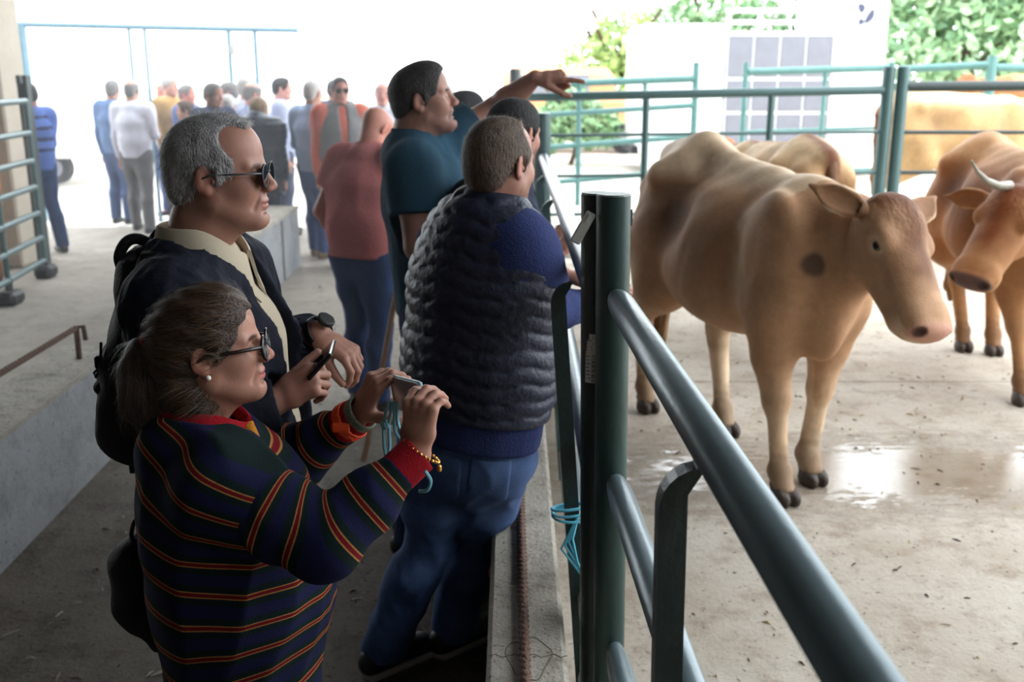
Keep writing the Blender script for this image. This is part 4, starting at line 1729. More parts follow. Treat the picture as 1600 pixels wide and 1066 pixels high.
    blend(B, 1.3 - np.abs(P[:, 2] - .44) / .05 + nz * .2 - .3, srgb(150, 118, 84), .35)
    if c.get('spot'):      # round dark patch on the right shoulder
        sp = 1.25 - np.sqrt(((P[:, 0] - .645) / .030) ** 2 + ((P[:, 2] - 1.02) / .046) ** 2)
        blend(B, sp * 2.2 * (P[:, 1] < 0), srgb(84, 66, 58), .85)
    if c.get('spine'):
        blend(B, (1.4 - np.abs(P[:, 1]) / .045) * (P[:, 2] > 1.2), c['dark'], .95)
        blend(B, (1.3 - np.abs(P[:, 1]) / .05) * (P[:, 0] < -.66), c['dark'], .85)
    if c.get('dark_trunk'):  # darker brown over the middle of the trunk
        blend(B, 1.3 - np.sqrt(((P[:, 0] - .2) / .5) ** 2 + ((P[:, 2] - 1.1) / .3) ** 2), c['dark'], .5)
    E = slice(nb_, len(V))
    x, y, z = hl[:, 0], hl[:, 1], hl[:, 2]
    ay = np.abs(y)
    tex = wrinkle_c(1.0, 75, 7)(hl)
    fm = np.clip((z + .10) / .06, 0, 1) * np.clip((.36 - x) / .08, 0, 1)
    blend(E, fm * (1.25 - ay / .10) * (.82 + .16 * tex), c['face'], .9)
    blend(E, (.06 - x) / .05 * (z > -.07) * (ay < .1), c['face'], .9)
    blend(E, 1.3 - np.sqrt(((x - .155) / .040) ** 2 + ((ay - .10) / .05) ** 2 + ((z + .064) / .036) ** 2), c['light'], .7)
    blend(E, (x - .40) / .05 * (z < -.08), c['light'], .45)
    blend(E, (x - .455) / .02 * (z > -.095) + 0 * z, c['muzzle'], 1)
    blend(E, 2.2 * (1.35 - np.sqrt(((x - .490) / .020) ** 2 + ((ay - .066) / .021) ** 2 + ((z + .048) / .025) ** 2)), srgb(60, 38, 34), .9)
    blend(E, 3 * (1.15 - np.sqrt(((x - .158) / .019) ** 2 + ((ay - .108) / .018) ** 2 + ((z + .064) / .013) ** 2)), srgb(26, 18, 16), 1)
    ie = np.arange(len(hl)) >= len(hm[0])
    blend(E, ie * 1.0, c['face'], .45)
    nn = len(hm[0])
    for m_ in em:      # pale hairy rims round the ears
        lo_, hi_ = m_[0].min(0), m_[0].max(0)
        cc_ = m_[0].mean(0)
        ax_ = np.linalg.svd(m_[0] - cc_, full_matrices=False)[2]
        a_ = (m_[0] - cc_) @ ax_[0]
        b_ = (m_[0] - cc_) @ ax_[1]
        r_ = np.sqrt((a_ / (np.abs(a_).max() + 1e-6)) ** 2 * .55 + (b_ / (np.abs(b_).max() + 1e-6)) ** 2)
        blend(slice(nb_ + nn, nb_ + nn + len(m_[0])), (r_ - .80) / .12, c['light'], .9)
        nn += len(m_[0])
    Vw = (V * scale) @ R.T + O
    e = empty('cow', O, label, 'cow', group)
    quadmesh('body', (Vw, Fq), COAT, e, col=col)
    # cloven hooves
    for (hx, hy) in hv:
        hs = Sdf()
        for sy in (-1, 1):
            hs.add(ell((hx + .012, hy + sy * .026, .030), (.064, .030, .050)))
        hs.add(ell((hx - .04, hy, .075), (.022, .045, .022)), .02)
        hs.cut(half((0, 0, .001 / scale), (0, 0, -1)), .003)
        hs.cut(half((hx + .02, 0, .075), (.55, 0, 1)), .01)
        quadmesh('hoof', xf(hs.mesh(.008), R * scale, O), HOOF, e)
    for y_ in (-1, 1):      # glossy eyes
        es = Sdf().add(ell((.160, y_ * .1035 * 1.18, -.064), (.0150, .0150, .0125)))
        v, f = es.mesh(.004)
        quadmesh('eye', (((pl + (v @ RH.T) * hs_) * scale) @ R.T + O, f), EYE, e)
    if horns:
        for pts in horns:
            pts = [np.array(p) for p in pts]
            n = len(pts)
            MB().tube(pts, .02, 10, rs=[.024 * (1 - .82 * (i / (n - 1)) ** 1.2) for i in range(n)]).build('horn', HORN, e, smooth=True)
    if tail:
        t = [V3(-.74, 0, 1.27), V3(-.80, .01, 1.15), V3(-.80, .02, .90), V3(-.79, .0, .66)]
        ts = Sdf().chain(t, [.040, .030, .022, .018], .02, .02)
        quadmesh('tail', xf(ts.mesh(.010), R * scale, O), mat('tail_coat', c['dark'], .8, noise=.25, nscale=30, bump=.3), e)
        bs = Sdf().chain([V3(-.79, 0, .68), V3(-.78, .01, .55), V3(-.77, -.01, .40), V3(-.765, 0, .30)], [.022, .042, .036, .010], .01, .02)
        bs.disp(lambda P: .009 * np.sin(P[:, 0] * 150 + P[:, 2] * 25) * np.sin(P[:, 1] * 150 - P[:, 2] * 30))
        o = quadmesh('tail_switch', xf(bs.mesh(.009), R * scale, O), mat('switch_hair', srgb(92, 68, 48), .8, col2=srgb(150, 116, 76), nscale=30, stretch=(1, 1, .15), bump=.5, bscale=60), e)
    return e


def wrinkle_c(amp, sc, seed):
    rg = np.random.default_rng(seed)
    k = rg.normal(size=(5, 3)) * sc
    ph = rg.uniform(0, 6.28, 5)
    return lambda P: amp * sum(np.sin(P @ k[i] + ph[i]) for i in range(5)) / 3


COAT = mat('coat', (1, 1, 1), .62, attr='Col', noise=.16, nscale=26, bump=.22, bscale=150, spec=.18)
HOOF = mat('hoof', srgb(66, 54, 46), .6, noise=.35, nscale=30, bump=.4, bscale=60)
EYE = mat('cow_eye', srgb(20, 14, 12), .08, spec=.8)
HORN = mat('horn', srgb(150, 144, 130), .4, noise=.2, nscale=14)

f_ = math.radians(-59)
fh = V3(math.cos(f_), math.sin(f_), 0)
fdir = fh * math.cos(math.radians(53)) - V3(0, 0, 1) * math.sin(math.radians(53))
fnor = fh * math.sin(math.radians(53)) + V3(0, 0, 1) * math.cos(math.radians(53))
rl_ = np.array(Matrix.Rotation(math.radians(-13), 3, Vector(fh)))
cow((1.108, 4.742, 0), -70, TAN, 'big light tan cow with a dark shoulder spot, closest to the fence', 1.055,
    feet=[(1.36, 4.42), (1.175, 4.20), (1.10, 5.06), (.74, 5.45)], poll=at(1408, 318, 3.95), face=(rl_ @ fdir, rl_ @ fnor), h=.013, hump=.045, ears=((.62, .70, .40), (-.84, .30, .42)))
cow((1.78, 6.95, 0), 100, SPINE, 'tan cow seen from behind with a dark brown stripe along its spine', 1.02, poll=(1.60, 7.95, 1.32),
    face=(unit((-.5, .5, -.7)), unit((-.4, .5, .75))), h=.017)
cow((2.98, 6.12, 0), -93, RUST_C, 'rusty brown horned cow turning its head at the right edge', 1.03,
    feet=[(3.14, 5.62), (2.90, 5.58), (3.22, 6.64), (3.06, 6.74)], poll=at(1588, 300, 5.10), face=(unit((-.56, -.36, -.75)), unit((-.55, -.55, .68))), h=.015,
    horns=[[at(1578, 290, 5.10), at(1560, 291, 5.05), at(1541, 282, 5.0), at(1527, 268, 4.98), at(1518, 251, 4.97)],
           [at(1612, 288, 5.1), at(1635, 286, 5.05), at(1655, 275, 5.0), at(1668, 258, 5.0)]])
cow((4.70, 11.0, .16), 2, PALE, 'pale cream cow standing side-on behind the dark green right gate', 1.08, h=.022, group='cattle beyond the pen')
cow((7.35, 14.3, .16), 178, BROWN, 'reddish cow whose back shows above the far right gate', 1.24, h=.026, group='cattle beyond the pen')
cow((-5.16, 8.75, 0), 178, BROWN, 'brown cow behind the seven-rail gate at the left edge', 1.0, h=.024, group='cattle beyond the pen')

# ------------------------------------------------------------------ foreground people
def strands(name, vf, n, flow, length, width, m, parent, seed=0, keep=None, lift=.25, cols=None, jit=.25):
    """Thin tapering hair ribbons growing from a surface."""
    rg = np.random.default_rng(seed)
    v, f = vf
    a, b, c = v[f[:, 0]], v[f[:, 1]], v[f[:, 2]]
    nr = np.cross(b - a, c - a)
    ar = np.linalg.norm(nr, axis=1) + 1e-12
    nr = nr / ar[:, None]
    i = rg.choice(len(f), n, p=ar / ar.sum())
    P = a[i] + (b[i] - a[i]) * rg.uniform(0, 1, (n, 1)) + (c[i] - a[i]) * rg.uniform(0, .5, (n, 1))
    Nn = nr[i]
    if keep is not None:
        k = keep(P)
        P, Nn = P[k], Nn[k]
        n = len(P)
    D = flow(P, Nn)
    D = D - Nn * (D * Nn).sum(1, keepdims=True)
    D /= np.linalg.norm(D, axis=1, keepdims=True) + 1e-9
    D = D + Nn * lift * rg.uniform(.2, 1.3, (n, 1)) + rg.normal(size=(n, 3)) * jit
    D /= np.linalg.norm(D, axis=1, keepdims=True)
    L = length * rg.uniform(.5, 1.3, (n, 1))
    S = np.cross(D, Nn)
    S /= np.linalg.norm(S, axis=1, keepdims=True) + 1e-9
    w = width * rg.uniform(.6, 1.3, (n, 1))
    g = -Nn * .25 * L
    p0, p1, p2 = P - Nn * .002, P + D * L * .5, P + D * L + g
    V = np.stack([p0 - S * w, p0 + S * w, p1 + S * w * .8, p1 - S * w * .8, p2], 1).reshape(-1, 3)
    o = np.arange(n)[:, None] * 5
    F = np.concatenate([o + np.array([[0, 1, 2, 3]]), np.concatenate([o + 3, o + 2, o + 4, o + 4], 1)])
    q4 = F[:n]
    t3 = F[n:, :3]
    me = bpy.data.meshes.new(name)
    me.vertices.add(len(V))
    me.vertices.foreach_set('co', V.astype(np.float32).ravel())
    me.loops.add(7 * n)
    me.loops.foreach_set('vertex_index', np.concatenate([q4.ravel(), t3.ravel()]).astype(np.int32))
    me.polygons.add(2 * n)
    me.polygons.foreach_set('loop_start', np.concatenate([np.arange(n) * 4, 4 * n + np.arange(n) * 3]).astype(np.int32))
    me.update(calc_edges=True)
    if cols is not None:
        cc = np.array(cols)[rg.integers(0, len(cols), n)]
        at_ = me.color_attributes.new('Col', 'FLOAT_COLOR', 'POINT')
        c4 = np.ones((len(V), 4), dtype=np.float32)
        c4[:, :3] = np.repeat(cc, 5, 0)
        at_.data.foreach_set('color', c4.ravel())
    o = link(name, me, m, parent, False)
    o['kind'] = 'stuff'
    return o


M_STRAND = mat('hair_strand', (1, 1, 1), .5, attr='Col', spec=.4)


def glasses(e, J, R, hs, frame_m, lens_m, name, w=.0235, hgt=.021, x=.108, z0=.003, arm_m=None, thick=.0022):
    g = None
    T = lambda v: np.array(v) @ R.T * hs + J['head']
    fr = MB()
    for y in (-1, 1):
        ring = [T((x - .006 * abs(math.cos(t) * w) / w * .3, y * .034 + w * math.cos(t), z0 + hgt * math.sin(t))) for t in np.linspace(0, 2 * PI, 25)]
        fr.tube(ring, thick, 6, cap=False)
    fr.tube([T((x, -.011, z0 + .007)), T((x + .002, 0, z0 + .009)), T((x, .011, z0 + .007))], thick, 6)
    g = fr.build(name, frame_m, e, smooth=True)
    for y in (-1, 1):
        lm = MB()
        v = [T((x, y * .034, z0))] + [T((x, y * .034 + w * math.cos(t), z0 + hgt * math.sin(t))) for t in np.linspace(0, 2 * PI, 25)[:-1]]
        v2 = [p - R[:, 0] * .0015 for p in v]
        lm.add(v, [(0, 1 + i, 1 + (i + 1) % 24) for i in range(24)])
        lm.add(v2, [(0, 1 + (i + 1) % 24, 1 + i) for i in range(24)])
        lm.build('lens', lens_m, g)
        tb = MB().tube([T((x - .003, y * (.034 + w), z0 + .008)), T((.06, y * .076, z0 + .009)), T((.0, y * .083, z0 + .010)), T((-.030, y * .084, z0 - .002))], thick * 1.05, 6)
        tb.build('temple_arm', arm_m or frame_m, g, smooth=True)
    return g


def glass_mat(name, col, alpha):
    m = bpy.data.materials.new(name)
    m.use_nodes = True
    b = m.node_tree.nodes['Principled BSDF']
    b.inputs['Base Color'].default_value = (*col, 1)
    b.inputs['Roughness'].default_value = .03
    b.inputs['Alpha'].default_value = alpha
    b.inputs['Specular IOR Level'].default_value = .7
    return m


def crv(pts, n=6):
    P = [np.array(a, dtype=float) for a in pts]
    P = [2 * P[0] - P[1]] + P + [2 * P[-1] - P[-2]]
    out = []
    for i in range(1, len(P) - 2):
        for k in range(n):
            t = k / n
            a, b, c_, d = P[i - 1:i + 3]
            out.append(.5 * (2 * b + (c_ - a) * t + (2 * a - 5 * b + 4 * c_ - d) * t * t + (3 * b - a - 3 * c_ + d) * t ** 3))
    out.append(P[-2])
    return out


# ---- man with sunglasses and a backpack --------------------------------------------------
q = 1.0
J = stand(-.63, 2.16, 2, 1.75, lean=0)
D = 2.16
J['head'] = at(344, 274, D)
J['hf'], J['hu'] = unit((1, .03, .03)), unit((-.02, 0, 1))
J['nek'] = at(304, 398, D + .01)
J['top'] = J['nek'] + V3(.005, 0, -.06)
J['che'] = J['top'] + V3(.012, .005, -.14)
J['wai'] = J['che'] + V3(.015, 0, -.19)
J['pel'] = J['wai'] + V3(-.01, 0, -.14)
J['lat'] = J['latp'] = V3(-.05, 1, 0)
J['shR'] = J['top'] + V3(.0, -.175, -.02)
J['shL'] = J['top'] + V3(.02, .175, -.02)
J['elR'] = at(312, 660, 1.97)
J['wrR'] = at(428, 630, 2.03)
J['elL'] = at(400, 575, 2.42)
J['wrL'] = at(496, 520, 2.30)
J['hdR'], J['hzR'] = unit((.86, .12, .50)), unit((-.35, -.80, .55))
J['hdL'], J['hzL'] = unit((.82, -.30, -.48)), unit((.52, -.30, .80))
J['cuR'] = [(.95, 1.05, .5), (1.05, 1.15, .6), (1.15, 1.2, .6), (1.2, 1.2, .6)]
J['cuL'] = [(.55, .75, .35), (.6, .8, .4), (.65, .85, .4), (.7, .9, .4)]
J['thR'] = (.42, .15, .25)
J['thL'] = (.5, .9, .5)
pM = dict(skin=srgb(160, 116, 100), nose=1.15, jaw=1.0, fat=.006, hairc=HAIRC['grey'], brow=.5, scale=.975, hand_h=.0028, hairline=.032, hand=1.02, neck_r=.062, lips=.85)
MAN = e = empty('person', (J['pel'][0], D, 0), 'grey haired man in sunglasses, navy jacket and beige polo, looking at his phone side', 'person', 'spectators along the fence')
e['label'] = 'grey haired man in sunglasses, navy jacket and beige polo, holding a dark phone'
vf, col, R, hs = body_mesh(J, pM, .009, .02, hh=.0028)
quadmesh('body', vf, skin_mat(), e, col=col)
POLO = fabric('beige_polo', (178, 166, 146), .08, .1, 260)
NAVY = fabric('navy_jacket', (24, 27, 38), .2, .2, 40, .8)
JEANM = mat('denim', srgb(82, 104, 146), .85, col2=srgb(54, 74, 112), nscale=7, bump=.25, bscale=300, spec=.2)
DARKT = fabric('dark_trousers', (46, 48, 58))
BLKSHOE = mat('black_shoe', srgb(28, 28, 30), .5, noise=.2)
dress(e, J, pM, .010, POLO, None, DARKT, BLKSHOE, fat=.022, infl=.013, long='', hem=.10)
make_collar(e, J, POLO, 1.06, r=.077, hgt=.040, wing=.062, gap=13, dip=.050, fwd=.018, back=.034)
# placket and buttons
pk = MB()
fp = J['nek'] + V3(.098, -.002, -.062)
for i in range(2):
    pass
bt = J['che'] + J['ft'] * .150
for i in range(3):
    MB().tube([bt + V3(-.030 + .0, -.012, .085 - i * .05), bt + V3(-.022, -.0135, .085 - i * .05)], .005, 10).build('button', mat('bone_button', srgb(206, 196, 180), .4), e)
# open navy jacket
s = torso_sdf(J, .034, .025, low=.9)
s.disp(wrinkle(.006, 30, 3))
s.sub(acone(J['nek'] + V3(.10, 0, .05), J['che'] + V3(.14, 0, .03), (.055, .10), (.070, .11), (0, 1, 0)), .012)
s.sub(acone(J['che'] + V3(.14, 0, .03), J['pel'] + V3(.16, 0, -.14), (.070, .11), (.085, .13), (0, 1, 0)), .012)
s.sub(cone(J['nek'] + V3(.022, 0, -.030), J['nek'] + V3(.06, 0, .12), .104, .140), .008)
s.cut(half(J['pel'] + V3(0, 0, -.12), (0, 0, -1)), .01)
for n in 'LR':
    pts, rs = arm_chain(J, n, .022)
    rs[-1] += .008
    s.add(cone(pts[0], pts[1], rs[0], rs[1]), .05)
    for i in (1, 2, 3):
        s.add(cone(pts[i], pts[i + 1], rs[i], rs[i + 1]), .02)
    c0 = J['wr' + n] - unit(J['wr' + n] - J['el' + n]) * (.02 if n == 'L' else .0)
    s.sub(cyl(c0, c0 + unit(J['wr' + n] - J['el' + n]) * .12, .06), .003)
s.disp(wrinkle(.005, 38, 5))
quadmesh('jacket', s.mesh(.007), NAVY, e)
wd = unit(J['wrL'] - J['elL'])
wb = J['wrL'] + wd * .004
s = Sdf().add(cyl(wb - wd * .011, wb + wd * .011, .038)).sub(cyl(wb - wd * .03, wb + wd * .03, .034))
s.add(cyl(wb + J['hzL'] * .034, wb + J['hzL'] * .046, .021), .003)
quadmesh('wristwatch', s.mesh(.003), BLKSHOE, e)
M_HAIR_M = mat('hair_salt', srgb(182, 180, 180), .6, col2=srgb(112, 110, 112), nscale=40, bump=.7, bscale=240, stretch=(1.2, 1.2, .5), spec=.3)
hm = xf(hair_sdf('receding', pM).mesh(.0042 / hs), R, J['head'], hs)
quadmesh('hair', hm, M_HAIR_M, e)
Ri = R


def flow_m(P, Nn):
    L = (P - J_M['head']) @ R_M
    d = np.stack([.5 + 0 * L[:, 0], np.sign(L[:, 1]) * .25 * (L[:, 2] < .09), -.9 + 1.2 * (L[:, 2] > .09)], 1)
    d[L[:, 0] < -.03] = (-.2, 0, -1)
    return d @ R_M.T


J_M, R_M = J, R
strands('hair_strands', hm, 5200, flow_m, .017, .00042, M_STRAND, e, 1, lift=.75, cols=[srgb(206, 204, 204), srgb(166, 164, 164), srgb(122, 120, 120), srgb(226, 226, 226)])
strands('hair_tuft', hm, 320, lambda P, Nn: np.tile(np.array((.8, 0, .3)), (len(P), 1)), .045, .00036, M_STRAND, e, 2, lift=.8,
        keep=lambda P: (((P - J_M['head']) @ R_M)[:, 2] > .105) & (((P - J_M['head']) @ R_M)[:, 0] > -.01), cols=[srgb(214, 212, 210), srgb(170, 168, 166)], jit=.35)
glasses(e, J, R, hs, mat('dark_frame', srgb(30, 28, 32), .3), glass_mat('dark_lens', srgb(18, 20, 26), .93), 'sunglasses', w=.0265, hgt=.0250, x=.104, z0=-.002,
        arm_m=mat('grey_temple', srgb(84, 86, 92), .4, metal=.4))
# his phone
ph = at(503, 562, 2.10)
RM = np.stack([unit((.62, .12, .66)), unit((-.12, 1, -.06)), unit((-.70, .0, .68))], 1)
o = MB().box(ph, (.074, .150, .009), RM, bev=.003).build('phone', mat('black_phone', srgb(20, 21, 24), .25), None)
MB().box(ph + RM[:, 2] * .0048, (.068, .142, .0006), RM).build('screen', mat('dark_screen', srgb(30, 34, 42), .12), o)
tag(o, 'slim black phone held flat in both hands by the grey haired man', 'phone')

# backpack on his back
BP = mat('black_nylon', srgb(17, 17, 20), .72, noise=.3, nscale=30, bump=.3, bscale=200, spec=.3)
bpx = empty('backpack', at(190, 560, 2.17), 'black backpack worn on the back by the grey haired man', 'backpack')
c = at(197, 525, 2.17)
s = Sdf()
s.add(acone(at(236, 425, 2.17), at(228, 655, 2.17), (.120, .060), (.150, .092), (0, 1, 0)))
s.add(acone(at(200, 560, 2.17), at(206, 650, 2.17), (.11, .045), (.12, .050), (0, 1, 0)), .03)
s.disp(wrinkle(.008, 24, 9))
quadmesh('bag', s.mesh(.008), BP, bpx)
MB().tube(crv([at(192, 425, 2.13), at(186, 402, 2.13), at(196, 380, 2.13), at(214, 373, 2.14), at(240, 383, 2.15)]), .012, 8).build('grab_handle', BP, bpx, smooth=True)
for dy in (-.135, .135):
    MB().tube([at(225, 405, 2.17 + dy * .9), at(290, 400, 2.17 + dy), at(330, 440, 2.17 + dy * 1.1), at(300, 580, 2.16 + dy * 1.45), at(225, 665, 2.17 + dy)], .017, 8).build('shoulder_strap', BP, bpx, smooth=True)
s = Sdf().add(ell(at(166, 604, 2.10), (.024, .03, .020))).add(ell(at(172, 604, 2.10), (.03, .03, .016)), .01)
quadmesh('side_pouch', s.mesh(.005), BP, bpx)
b = MB().box(at(155, 566, 2.08), (.016, .02, .028), bev=.004)
b.tube([at(158, 535, 2.08), at(157, 566, 2.08)], .003, 6)
b.tube([at(155, 574, 2.08), at(147, 583, 2.08), at(149, 590, 2.08), at(156, 578, 2.08)], .003, 6)
o = b.build('buckle', BP, bpx)
o['kind'] = 'stuff'
for px in (208, 222):
    MB().box(at(px, 715, 2.12), (.022, .006, .075), bev=.002).build('hanging_strap', BP, bpx)

# ---- woman in the striped sweater ----------------------------------------------------------
D = 1.86
J = stand(-.56, D, 12, 1.50)
q = J['q']
J['head'] = at(333, 547, D)
J['hf'], J['hu'] = unit((1, .14, .11)), unit((-.12, 0, 1))
J['nek'] = at(306, 668, D)
J['top'] = J['nek'] + V3(-.005, 0, -.045)
J['che'] = at(352, 790, D)
J['wai'] = at(374, 915, D)
J['pel'] = at(382, 1040, D)
J['lat'] = J['latp'] = unit((-.22, 1, 0))
J['ft'] = unit((1, .22, 0))
J['ut'] = unit((-.06, 0, 1))
J['shR'] = at(352, 762, 1.72)
J['elR'] = at(506, 846, 1.66)
J['wrR'] = at(651, 712, 1.74)
J['shL'] = at(352, 700, 2.02)
J['elL'] = at(452, 722, 2.06)
J['wrL'] = at(556, 652, 1.99)
J['hdR'], J['hzR'] = unit((.10, .25, .96)), unit((-.50, -.80, .25))
J['hdL'], J['hzL'] = unit((.50, -.10, .85)), unit((-.80, -.45, .38))
J['cuR'] = [(.75, .75, .25), (.8, .8, .3), (.85, .8, .3), (.85, .85, .35)]
J['cuL'] = [(.30, .75, .30), (.55, .95, .5), (.7, 1.0, .6), (.8, 1.0, .6)]
J['thR'] = (.7, .7, .4)
J['thL'] = (1.15, .85, .10)
pW = dict(skin=srgb(172, 124, 106), nose=1.3, jaw=.9, fat=.012, hairc=HAIRC['dark'], scale=.90, hand_h=.0026, hand=1.12, neck_r=.054, lipc=srgb(168, 84, 82), smile=True, browc=HAIRC['dark'])
WOM = e = empty('person', (J['pel'][0], D, 0), 'brown haired woman in a striped sweater photographing with her phone', 'person', 'spectators along the fence')
vf, col, R, hs = body_mesh(J, pW, .009, .03, hh=.0026)
quadmesh('body', vf, skin_mat(), e, col=col)


def stripe_mat():
    m = bpy.data.materials.new('striped_knit')
    m.use_nodes = True
    N, L = m.node_tree.nodes, m.node_tree.links
    b = N['Principled BSDF']
    b.inputs['Roughness'].default_value = .95
    b.inputs['Specular IOR Level'].default_value = .15
    a = N.new('ShaderNodeAttribute')
    a.attribute_name = 'u'
    tc = N.new('ShaderNodeTexCoord')
    nz = N.new('ShaderNodeTexNoise')
    nz.inputs['Scale'].default_value = 400
    L.new(tc.outputs['Object'], nz.inputs['Vector'])
    mm = N.new('ShaderNodeMath')
    mm.operation = 'MULTIPLY_ADD'
    mm.inputs[1].default_value = .02
    L.new(nz.outputs['Fac'], mm.inputs[0])
    L.new(a.outputs['Fac'], mm.inputs[2])
    fr = N.new('ShaderNodeMath')
    fr.operation = 'FRACT'
    L.new(mm.outputs[0], fr.inputs[0])
    r = N.new('ShaderNodeValToRGB')
    r.color_ramp.interpolation = 'CONSTANT'
    navy, green, gold, red = srgb(23, 25, 56), srgb(15, 29, 29), srgb(150, 106, 58), srgb(98, 15, 22)
    st = [(0, navy), (.19, green), (.405, gold), (.443, red), (.557, gold), (.595, green), (.81, navy)]
    el = r.color_ramp.elements
    el[0].position, el[0].color = 0, (*navy, 1)
    el[1].position, el[1].color = st[1][0], (*st[1][1], 1)
    for p_, c_ in st[2:]:
        x = el.new(p_)
        x.color = (*c_, 1)
    L.new(fr.outputs[0], r.inputs[0])
    L.new(r.outputs[0], b.inputs['Base Color'])
    bp = N.new('ShaderNodeBump')
    bp.inputs['Strength'].default_value = .35
    bp.inputs['Distance'].default_value = .004
    L.new(nz.outputs['Fac'], bp.inputs['Height'])
    L.new(bp.outputs[0], b.inputs['Normal'])
    return m


STR = stripe_mat()
M_RED = fabric('dark_red_rib', (150, 22, 34), .15, .4, 260)
s = torso_sdf(J, .022, .045, low=1.4, delt=True)
s.add(cone(J['shR'], J['shR'] + (J['elR'] - J['shR']) * .3, .085, .075), .06)
s.disp(wrinkle(.008, 17, 21, (1, 1, .5)))
s.cut(half(V3(0, 0, .50), (0, 0, -1)), .01)
s.sub(cone(J['nek'] + V3(.022, 0, -.008), J['head'], .080, .11), .008)
m_ = s.mesh(.0065)
v = m_[0]
PER = .064
zz, xx = v[:, 2], v[:, 0] - J['che'][0]
sl = np.interp(zz, [.55, .75, .9, 1.0, 1.1, 1.2], [-.22, -.16, -.02, .22, .38, .42])
quadmesh('sweater', m_, STR, e, attrs={'u': (zz + sl * xx + .018 * np.sin(zz * 23) * xx * 4) / PER + .30})
for n in 'RL':
    sh, el_, wr = J['sh' + n], J['el' + n], J['wr' + n]
    cuff = wr - unit(wr - el_) * .005
    pts = [sh, (sh + el_) / 2, el_, el_ + (wr - el_) * .45, cuff]
    s = Sdf().chain(pts, [.082, .076, .068, .052, .036], .02, .03)
    s.disp(wrinkle(.007, 26, 31))
    s.sub(cyl(cuff - unit(wr - el_) * .035, cuff + unit(wr - el_) * .3, .12), .002)
    mm_ = s.mesh(.0055)
    P = mm_[0]
    a1, L1 = unit(el_ - sh), np.linalg.norm(el_ - sh)
    a2 = unit(wr - el_)
    t1 = (P - sh) @ a1
    t2 = (P - el_) @ a2
    # smooth bend at the elbow
    w_ = 1 / (1 + np.exp(-((P - el_) @ unit(a1 + a2)) / .02))
    u = (t1 * (1 - w_) + (L1 + t2) * w_)
    quadmesh('sweater_sleeve', mm_, STR, e, attrs={'u': (u - L1) / .063 + .02})
    s = Sdf().add(cyl(cuff - a2 * .045, cuff + a2 * .012, .0385)).disp(wrinkle(.0012, 40, 4))
    s.sub(cone(wr - a2 * .02, wr + a2 * .05, .026, .030), .003)
    quadmesh('cuff', s.mesh(.0035), M_RED, e)
make_collar(e, J, M_RED, 1.0, r=.072, hgt=.030, wing=.050, gap=14, dip=.034, fwd=.018, back=.028)
M_MUST = fabric('mustard_placket', (196, 128, 40), .12, .3, 200)
pt = [at(386, 662, 1.85), at(398, 690, 1.85), at(418, 718, 1.86), at(440, 742, 1.87)]
MB().tube(pt, .013, 8).build('placket', M_MUST, e, smooth=True)
dress(e, J, pW, .012, None, None, fabric('dark_blue_trousers', (44, 50, 72)), BLKSHOE, fat=.03)
# hair: swept back into a low ponytail
pW['hairline'] = .012
hsd = Sdf()
hsd.add(ell((-.016, 0, .038), (.110, .088, .100)))
hsd.add(ell((.026, 0, .064), (.064, .068, .064)), .03)
hsd.add(ell((-.070, 0, -.030), (.060, .078, .085)), .04)
hsd.add(ell((-.048, 0, -.080), (.055, .076, .060)), .03)
hsd.add(ell((-.045, 0, -.105), (.045, .066, .045)), .03)
for y in (-1, 1):
    hsd.add(cone((.030, y * .070, .045), (.012, y * .080, -.006), .016, .008), .012)
hsd.sub(ell((.118, 0, -.026), (.080, .125, .112)), .008)
for y in (-1, 1):
    hsd.sub(ell((-.006, y * .094, -.012), (.026, .026, .040)), .006)
hsd.disp(lambda P: .0022 * np.sin(P[:, 2] * 150 + P[:, 0] * 60 + 4 * np.sin(P[:, 1] * 30)))
hw = hsd.mesh(.0042)
M_HAIR_W = mat('hair_chestnut', srgb(72, 52, 38), .42, col2=srgb(46, 33, 27), nscale=45, bump=.6, bscale=200, stretch=(.4, 1.2, 1.4), spec=.5)
M_HAIR_T = mat('hair_tail', srgb(86, 64, 48), .55, col2=srgb(44, 34, 30), nscale=45, bump=.6, bscale=200, stretch=(1.5, 1.2, .3), spec=.5)
hwx = xf(hw, R, J['head'], hs)
quadmesh('hair', hwx, M_HAIR_W, e)
tie = at(234, 540, D)
s = Sdf().chain([tie, at(226, 562, D), at(220, 600, D), at(224, 640, D), at(240, 668, D - .01)], [.024, .034, .038, .032, .015], .01, .03)
s.add(cone(at(236, 600, D - .02), at(258, 668, D - .03), .038, .02), .03)
s.disp(lambda P: .003 * np.sin(P[:, 0] * 160 + P[:, 1] * 120 + 3 * np.sin(P[:, 2] * 20)))
tl = s.mesh(.005)
quadmesh('ponytail', tl, M_HAIR_T, e)
s = Sdf().add(ell(tie + V3(-.004, -.0, .002), (.014, .030, .026)))
quadmesh('hair_tie', s.mesh(.004), mat('red_band', srgb(190, 24, 34), .7, bump=.3), e)
J_W, R_W, T_W = J, R, tie
CW = [srgb(78, 56, 40), srgb(54, 40, 30), srgb(40, 30, 26), srgb(104, 76, 52)]


def flow_w(P, Nn):
    L = (P - J_W['head']) @ R_W
    d = T_W - P
    low = L[:, 2] < -.03
    d[low] = (-.12, 0, -.07)
    return d


